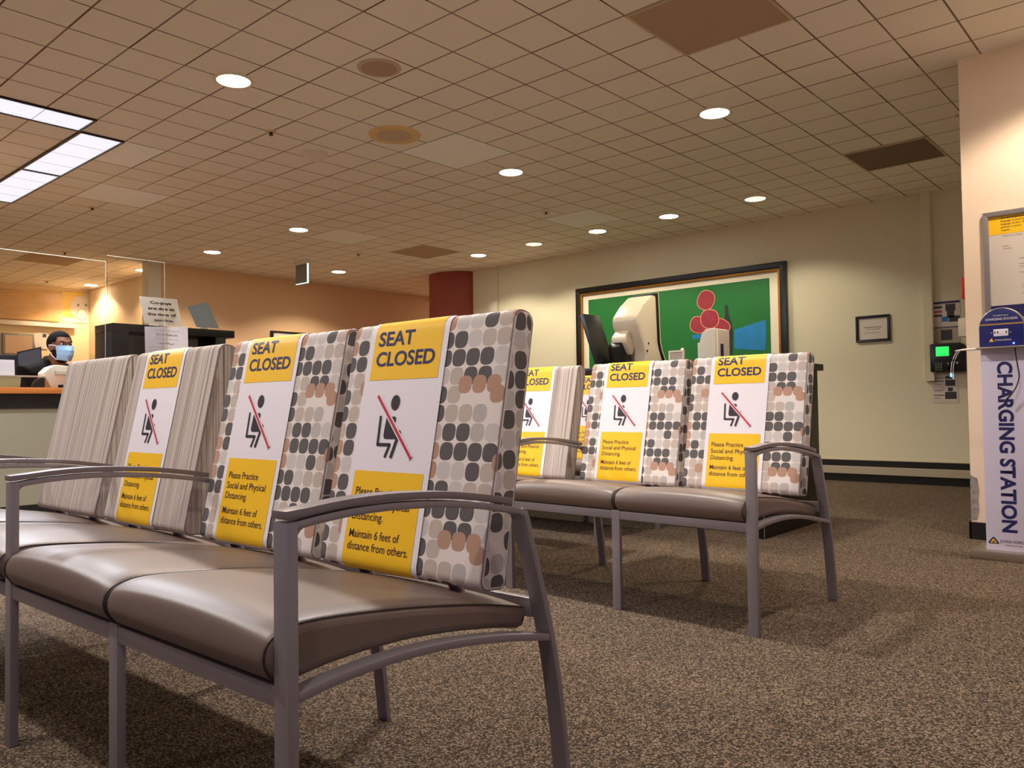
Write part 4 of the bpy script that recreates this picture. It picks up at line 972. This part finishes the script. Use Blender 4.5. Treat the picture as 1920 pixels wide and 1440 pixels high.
# office wall fittings, seen over the counter
XO = -13.4
oq = lambda px, py, x=XO: P(px, py, 'x', x)
a = oq(-60, 540); b = oq(112, 604)
t = thing('wall_cabinet', (XO + 0.03, (a.y + b.y) / 2, b.z), 'orange wood wall cabinet high on the far office wall', 'cabinet')
m = MB(); m.box(XO, XO + 0.06, a.y, b.y, b.z, oq(60, 546).z, 0.004); m.build('door_front', 'orange_wood', t)
m = MB(); m.box(XO, XO + 0.10, a.y, oq(140, 610).y, oq(60, 612).z, oq(60, 604).z, 0.004); m.build('valance', 'mat_cream', t)
a = oq(3, 624); b = oq(62, 668)
t = thing('wall_screen', (XO + 0.03, (a.y + b.y) / 2, b.z), 'grey switched-off wall screen behind the masked man', 'screen')
m = MB(); m.box(XO, XO + 0.05, a.y, b.y, b.z, a.z, 0.004); m.build('bezel', 'panel_grey', t)
m = MB(); m.box(XO + 0.05, XO + 0.053, a.y + 0.03, b.y - 0.03, b.z + 0.03, a.z - 0.03); m.build('display', 'vent_brown', t, smooth=0)
t = thing('paper_notice', (XO + 0.2, oq(72, 650).y, oq(72, 655).z), 'curled white paper notice pinned behind the masked man', 'notice')
m = MB(); m.verts([oq(62, 625, XO + 0.01), oq(88, 621, XO + 0.01), oq(90, 655, XO + 0.01), oq(66, 653, XO + 0.01), oq(62, 625, XO + 0.015), oq(88, 621, XO + 0.015), oq(90, 655, XO + 0.015), oq(66, 653, XO + 0.015)], [(0, 1, 2, 3), (7, 6, 5, 4), (0, 4, 5, 1), (1, 5, 6, 2), (2, 6, 7, 3), (3, 7, 4, 0)]); m.build('sheet', 'poster_pale', t, smooth=0)
m = MB(); s0 = oq(80, 626, XO + 0.017); m.box(s0.x, s0.x + 0.002, s0.y, s0.y + 0.05, s0.z - 0.05, s0.z); m.build('printed_mark', 'photo_dark', t, smooth=0)
# poster of a pale face with a round mask
YS = 5.0
pts = [oq(114, 545), oq(167, 545), oq(167, 607), oq(114, 603)]
t = thing('mask_poster', (XO + 0.02, (pts[0].y + pts[1].y) / 2, pts[2].z), 'yellow poster of a pale face with a round mask on the office wall', 'poster')
m = MB(); m.box(XO, XO + 0.012, pts[0].y, min(pts[1].y, YS - 0.02), pts[2].z, pts[0].z); m.build('sheet', 'poster_pale', t, smooth=0)
X2 = XO + 0.012
def op(name, poly, mat, k): m = MB(); m.plate([(v.y, v.z) for v in (oq(px, py, X2) for px, py in poly)], (X2 + k, 0, 0), (0, 1, 0), (0, 0, 1), 0.001); m.build(name, mat, t, smooth=0)
op('yellow_field', [(116, 547), (158, 548), (158, 597), (116, 594)], 'poster_yellow', 0.0005)
op('face_shape', oval(149, 575, 17, 20, 24, 0, 0.8), 'poster_pale', 0.002)
op('mask_outline', oval(153, 590, 9.6, 11, 24), 'ink_grey', 0.0035); op('mask_shape', oval(153, 590, 8.8, 10.2, 24), 'mat_cream', 0.005)
for px in (146.5, 161): op('eye_shape', oval(px, 572, 2, 2.6, 12), 'ink_grey', 0.0035)
# picture on the tan wall
a = P(507, 620, 'x', XL); ya, zt = a.y, a.z
t = thing('framed_print', (XL + 0.015, ya + 0.45, zt - 0.72), 'black edged print low on the tan wall, mostly behind a backrest', 'picture')
m = MB()
for (y0, y1, z0, z1) in ((ya, ya + 0.035, zt - 0.72, zt), (ya + 0.865, ya + 0.90, zt - 0.72, zt), (ya + 0.035, ya + 0.865, zt - 0.72, zt - 0.695), (ya + 0.035, ya + 0.865, zt - 0.022, zt)): m.box(XL, XL + 0.03, y0, y1, z0, z1)
m.build('frame', 'black_satin', t, smooth=0)
m = MB(); m.box(XL, XL + 0.012, ya + 0.03, ya + 0.87, zt - 0.70, zt - 0.02); m.build('print', 'mat_cream', t, smooth=0)
# monitor behind the man
t = thing('computer_monitor', (-7.55, P(52, 690, 'x', -7.55).y, 0.74), 'black computer monitor behind the masked man, seen from its back', 'monitor')
mq = lambda px, py: P(px, py, 'x', -7.55)
m = MB(); pts = [mq(32, 660), mq(77, 650), mq(80, 712), mq(29, 712)]
m.verts(pts + [p + Vector((-0.03, 0.01, 0)) for p in pts], [(0, 1, 2, 3), (7, 6, 5, 4), (0, 4, 5, 1), (1, 5, 6, 2), (2, 6, 7, 3), (3, 7, 4, 0)]); m.build('casing', 'black_satin', t, smooth=0)
m = MB(); pi = [p.lerp((pts[0] + pts[1] + pts[2] + pts[3]) / 4, 0.10) + Vector((0.004, 0, 0)) for p in pts]
m.verts(pi + [p + Vector((-0.006, 0, 0)) for p in pi], [(0, 1, 2, 3), (7, 6, 5, 4), (0, 4, 5, 1), (1, 5, 6, 2), (2, 6, 7, 3), (3, 7, 4, 0)]); m.build('screen', 'photo_dark', t, smooth=0)
c = (pts[2] + pts[3]) / 2
m = MB(); m.box(c.x - 0.06, c.x - 0.03, c.y - 0.03, c.y + 0.03, 0.75, c.z + 0.08, 0.003); m.lathe([(0, 0.016), (0.11, 0.014), (0.12, 0.0), (0, 0)], (c.x - 0.045, c.y, 0.742)); m.build('stand', 'black_satin', t)
t = thing('work_desk', (-7.55, 1.2, 0), 'low tan work desk behind the reception counter', 'desk')
m = MB(); m.box(-7.85, -7.30, -0.4, 2.9, 0.70, 0.74, 0.004); m.build('desktop', 'orange_wood', t)
for yy2 in (-0.35, 2.82): m = MB(); m.box(-7.8, -7.3, yy2, yy2 + 0.03, 0, 0.70); m.build('side_panel', 'wall_tan', t, smooth=0)
t = thing('desk_organizer', (-7.4, P(10, 672, 'x', -7.4).y, 0.74), 'black desk organizer behind the white papers at the left edge', 'organizer')
m = MB(); dq = lambda px: P(px, 680, 'x', -7.4).y
m.box(-7.45, -7.33, dq(-60), dq(29), 0.742, P(15, 666, 'x', -7.33).z, 0.004); m.build('tray', 'black_satin', t)
m = MB(); m.box(-7.33, -7.325, dq(-60) + 0.02, dq(29) - 0.02, 1.02, 1.03); m.build('slot', 'panel_grey', t, smooth=0)

# ------------------------------------------------------------------ the masked man
def remesh(parts, name, mat, parent, voxel, smooth=4):
    o = parts.build(name + '_t', mat, None); md = o.modifiers.new('r', 'REMESH'); md.mode = 'VOXEL'; md.voxel_size = voxel
    sm = o.modifiers.new('s', 'SMOOTH'); sm.iterations = smooth; sm.factor = 0.5
    bpy.context.view_layer.update()
    me = bpy.data.meshes.new_from_object(o.evaluated_get(bpy.context.evaluated_depsgraph_get())); old = o.data
    bpy.data.objects.remove(o); bpy.data.meshes.remove(old)
    me.name = name
    for p in me.polygons: p.use_smooth = True
    n = bpy.data.objects.new(name, me); COL.objects.link(n); n.parent = parent
    me.materials.clear(); me.materials.append(MATS[mat]); return n
hc = P(114, 650, 'x', -6.74)                       # centre of the head
FACE = rad(16)
man = thing('person', (hc.x - 0.30 * math.cos(FACE), hc.y - 0.30 * math.sin(FACE), 0), 'man in a black sweater and pale blue face mask, seated leaning forward behind the counter', 'person', None, FACE)
H = Vector((0.30, 0, hc.z))                        # head centre in the man's own frame: x forward, y to his left
m = MB()
tilt = Matrix.Rotation(rad(4), 3, 'Y')
m.ell(H + Vector((-0.018, 0, 0.030)), (0.096, 0.075, 0.088))                    # skull
m.ell(H + Vector((0.020, 0, -0.035)), (0.066, 0.062, 0.085))                    # face
m.ell(H + Vector((0.040, 0, -0.088)), (0.040, 0.042, 0.034))                    # chin
m.tube([H + Vector((0.076, 0, 0.018)), H + Vector((0.094, 0, -0.012)), H + Vector((0.100, 0, -0.026))], [0.007, 0.011, 0.014], 10)   # nose
m.ell(H + Vector((0.072, 0, 0.030)), (0.014, 0.045, 0.012))                     # brow
for s in (-1, 1):
    m.ell(H + Vector((-0.012, s * 0.076, -0.012)), (0.018, 0.009, 0.031))       # ear
    m.ell(H + Vector((0.045, s * 0.040, -0.025)), (0.028, 0.022, 0.024))        # cheek
m.tube([H + Vector((-0.03, 0, -0.05)), H + Vector((-0.075, 0, -0.14)), H + Vector((-0.11, 0, -0.20))], [0.058, 0.056, 0.065], 14)  # neck
ts = H + Vector((-0.115, 0, -0.175))
m.ell(ts + Vector((-0.03, 0, -0.10)), (0.115, 0.185, 0.17)); m.ell(ts + Vector((-0.14, 0, -0.34)), (0.12, 0.155, 0.20))
pel = Vector((ts.x - 0.22, 0, 0.56)); m.ell(pel, (0.14, 0.175, 0.13)); m.tube([ts + Vector((-0.04, 0, -0.1)), pel], [0.14, 0.13], 16)
for s in (-1, 1):
    sh = ts + Vector((-0.02, s * 0.19, -0.03)); el = ts + Vector((-0.06, s * 0.26, -0.30)); wr = Vector((ts.x + 0.16, s * 0.12, 0.72))
    m.tube([ts + Vector((-0.03, s * 0.06, 0.0)), sh, sh.lerp(el, 0.5), el, el.lerp(wr, 0.5), wr], [0.07, 0.064, 0.052, 0.044, 0.040, 0.028], 12)
    pm_ = wr + Vector((0.055, -s * 0.010, -0.010)); m.ell(pm_, (0.050, 0.040, 0.016))
    for k, (dy, ln) in enumerate(((-0.030, 0.062), (-0.010, 0.074), (0.010, 0.070), (0.029, 0.054))):
        b0 = pm_ + Vector((0.030, dy, 0.0)); m.tube([b0, b0 + Vector((ln * 0.5, dy * 0.1, 0.004)), b0 + Vector((ln, dy * 0.15, -0.012))], [0.0100, 0.0092, 0.0080], 8)
    b0 = pm_ + Vector((-0.02, -s * 0.030, 0.0)); m.tube([b0, b0 + Vector((0.03, -s * 0.026, 0.0)), b0 + Vector((0.058, -s * 0.032, -0.006))], [0.013, 0.011, 0.009], 8)
    kn = pel + Vector((0.36, s * 0.13, -0.02)); an = Vector((kn.x - 0.06, s * 0.12, 0.08))
    m.tube([pel + Vector((0, s * 0.09, 0)), kn, kn.lerp(an, 0.35), an], [0.095, 0.062, 0.060, 0.040], 12); m.ell(an + Vector((0.07, 0, -0.035)), (0.13, 0.045, 0.04))
remesh(m, 'body', 'skin_brown', man, 0.0065, 3)
m = MB()
m.ell(ts + Vector((-0.03, 0, -0.10)), (0.128, 0.198, 0.18)); m.ell(ts + Vector((-0.14, 0, -0.34)), (0.135, 0.17, 0.21)); m.tube([ts + Vector((-0.04, 0, -0.1)), pel], [0.155, 0.15], 16); m.ell(pel + Vector((0, 0, 0.03)), (0.155, 0.185, 0.11))
m.tube([ts + Vector((0.030, 0, 0.085)), ts + Vector((0.0, 0, 0.02)), ts + Vector((-0.03, 0, -0.05))], [0.070, 0.090, 0.12], 16)      # collar
for s in (-1, 1):
    sh = ts + Vector((-0.02, s * 0.19, -0.03)); el = ts + Vector((-0.06, s * 0.26, -0.30)); wr = Vector((ts.x + 0.16, s * 0.12, 0.72))
    m.tube([ts + Vector((-0.03, s * 0.06, 0.0)), sh, sh.lerp(el, 0.5), el, el.lerp(wr, 0.5), el.lerp(wr, 0.94)], [0.082, 0.078, 0.065, 0.057, 0.052, 0.041], 12)
remesh(m, 'sweater', 'sweater_black', man, 0.010, 3)
m = MB(); m.ell(pel + Vector((-0.01, 0, -0.03)), (0.15, 0.19, 0.12))
for s in (-1, 1):
    kn = pel + Vector((0.36, s * 0.13, -0.02)); an = Vector((kn.x - 0.06, s * 0.12, 0.10)); m.tube([pel + Vector((0, s * 0.09, 0)), kn, kn.lerp(an, 0.35), an], [0.108, 0.075, 0.072, 0.058], 12)
remesh(m, 'trousers', 'photo_dark', man, 0.012, 3)
for s in (-1, 1):
    an = Vector((pel.x + 0.30, s * 0.12, 0.08)); m = MB(); m.ell(an + Vector((0.07, 0, -0.035)), (0.145, 0.052, 0.045)); m.build('shoe', 'black_satin', man, local=True)
def shell(c, r, keep, name, mat, sub=5):
    b = bmesh.new(); bmesh.ops.create_icosphere(b, subdivisions=sub, radius=1)
    kill = [f for f in b.faces if not keep(Vector((f.calc_center_median().x * r[0], f.calc_center_median().y * r[1], f.calc_center_median().z * r[2])) + c - H)]
    bmesh.ops.delete(b, geom=kill, context='FACES')
    for v in b.verts: v.co = Vector((v.co.x * r[0], v.co.y * r[1], v.co.z * r[2])) + c
    r_ = bmesh.ops.extrude_face_region(b, geom=b.faces[:])
    for v in [g for g in r_['geom'] if isinstance(g, bmesh.types.BMVert)]: v.co = c + (v.co - c) * 0.95
    mm = MB(); mm.add(b); return mm.build(name, mat, man, local=True, smooth=60)
shell(H + Vector((-0.018, 0, 0.030)), (0.102, 0.081, 0.094), lambda p: p.z > (0.078 if p.x > 0.035 else (0.03 if p.x > 0.0 else (-0.005 if p.x > -0.03 else -0.045))), 'hair', 'hair_black')
shell(H + Vector((0.018, 0, -0.040)), (0.072, 0.0675, 0.090), lambda p: p.z < -0.030 and p.x > -0.030 and p.z < -0.02 - 0.2 * p.x, 'beard', 'beard_black')
# mask: pleated cup over nose and chin
b = bmesh.new(); nu, nv = 24, 14; g = []
for j in range(nv + 1):
    row = []
    for i in range(nu + 1):
        a = rad(-72 + 144 * i / nu); f = j / nv
        z = 0.002 - 0.122 * f
        rx = 0.093 + 0.016 * math.sin(math.pi * min(1, f * 1.15)) * math.cos(a) ** 2 + (0.004 if 0.25 < f < 0.75 and (j % 4 < 2) else 0.0)
        ry = 0.073 - 0.012 * f
        row.append(b.verts.new(H + Vector((0.012 + rx * math.cos(a) - 0.018 * max(0, f - 0.7) * 2, ry * math.sin(a), z * (1 - 0.12 * abs(math.sin(a)))))))
    g.append(row)
for j in range(nv):
    for i in range(nu): b.faces.new((g[j][i], g[j][i + 1], g[j + 1][i + 1], g[j + 1][i]))
r_ = bmesh.ops.extrude_face_region(b, geom=b.faces[:])
for v in [q_ for q_ in r_['geom'] if isinstance(q_, bmesh.types.BMVert)]: v.co = v.co + Vector((-0.003, 0, 0))
edges = [(g[0][0].co.copy(), g[nv][0].co.copy()), (g[0][nu].co.copy(), g[nv][nu].co.copy())]
mm = MB(); mm.add(b); mk = mm.build('face_mask', 'mask_blue', man, local=True, smooth=50)
for s, (top, bot) in zip((-1, 1), edges):
    ear = H + Vector((-0.026, s * 0.080, 0.012)); low = H + Vector((-0.030, s * 0.080, -0.028))
    mm = MB(); mm.tube([top, top.lerp(ear, 0.5) + Vector((0, s * 0.006, 0)), ear, low], 0.0024, 6); mm.build('ear_loop', 'mask_white', mk, local=True)
    mm = MB(); mm.tube([bot, bot.lerp(low, 0.5) + Vector((0, s * 0.008, 0)), low], 0.0024, 6); mm.build('ear_loop', 'mask_white', mk, local=True)
for s in (-1, 1):
    mm = MB(); mm.ell(H + Vector((0.066, s * 0.032, 0.014)), (0.012, 0.014, 0.007), sub=2); ey = mm.build('eye', 'eye_white', man, local=True)
    mm = MB(); mm.ell(H + Vector((0.0735, s * 0.032, 0.014)), (0.0065, 0.0085, 0.0070), sub=2); mm.build('iris', 'hair_black', ey, local=True)
    mm = MB(); mm.tube([H + Vector((0.080, s * 0.014, 0.034)), H + Vector((0.078, s * 0.034, 0.038)), H + Vector((0.060, s * 0.056, 0.033))], [0.0025, 0.0035, 0.002], 8); mm.build('eyebrow', 'hair_black', man, local=True)
t = thing('office_stool', (man.location.x + (pel.x) * math.cos(FACE), man.location.y + pel.x * math.sin(FACE), 0), 'black office stool under the masked man behind the counter', 'stool')
m = MB(); m.lathe([(0, 0.40), (0.17, 0.40), (0.19, 0.385), (0.19, 0.36), (0, 0.35)], wloc(t)); m.build('seat', 'black_satin', t)
m = MB(); m.lathe([(0.025, 0.35), (0.025, 0.05), (0.24, 0.03), (0.25, 0.0), (0, 0)], wloc(t)); m.build('pedestal', 'black_satin', t)
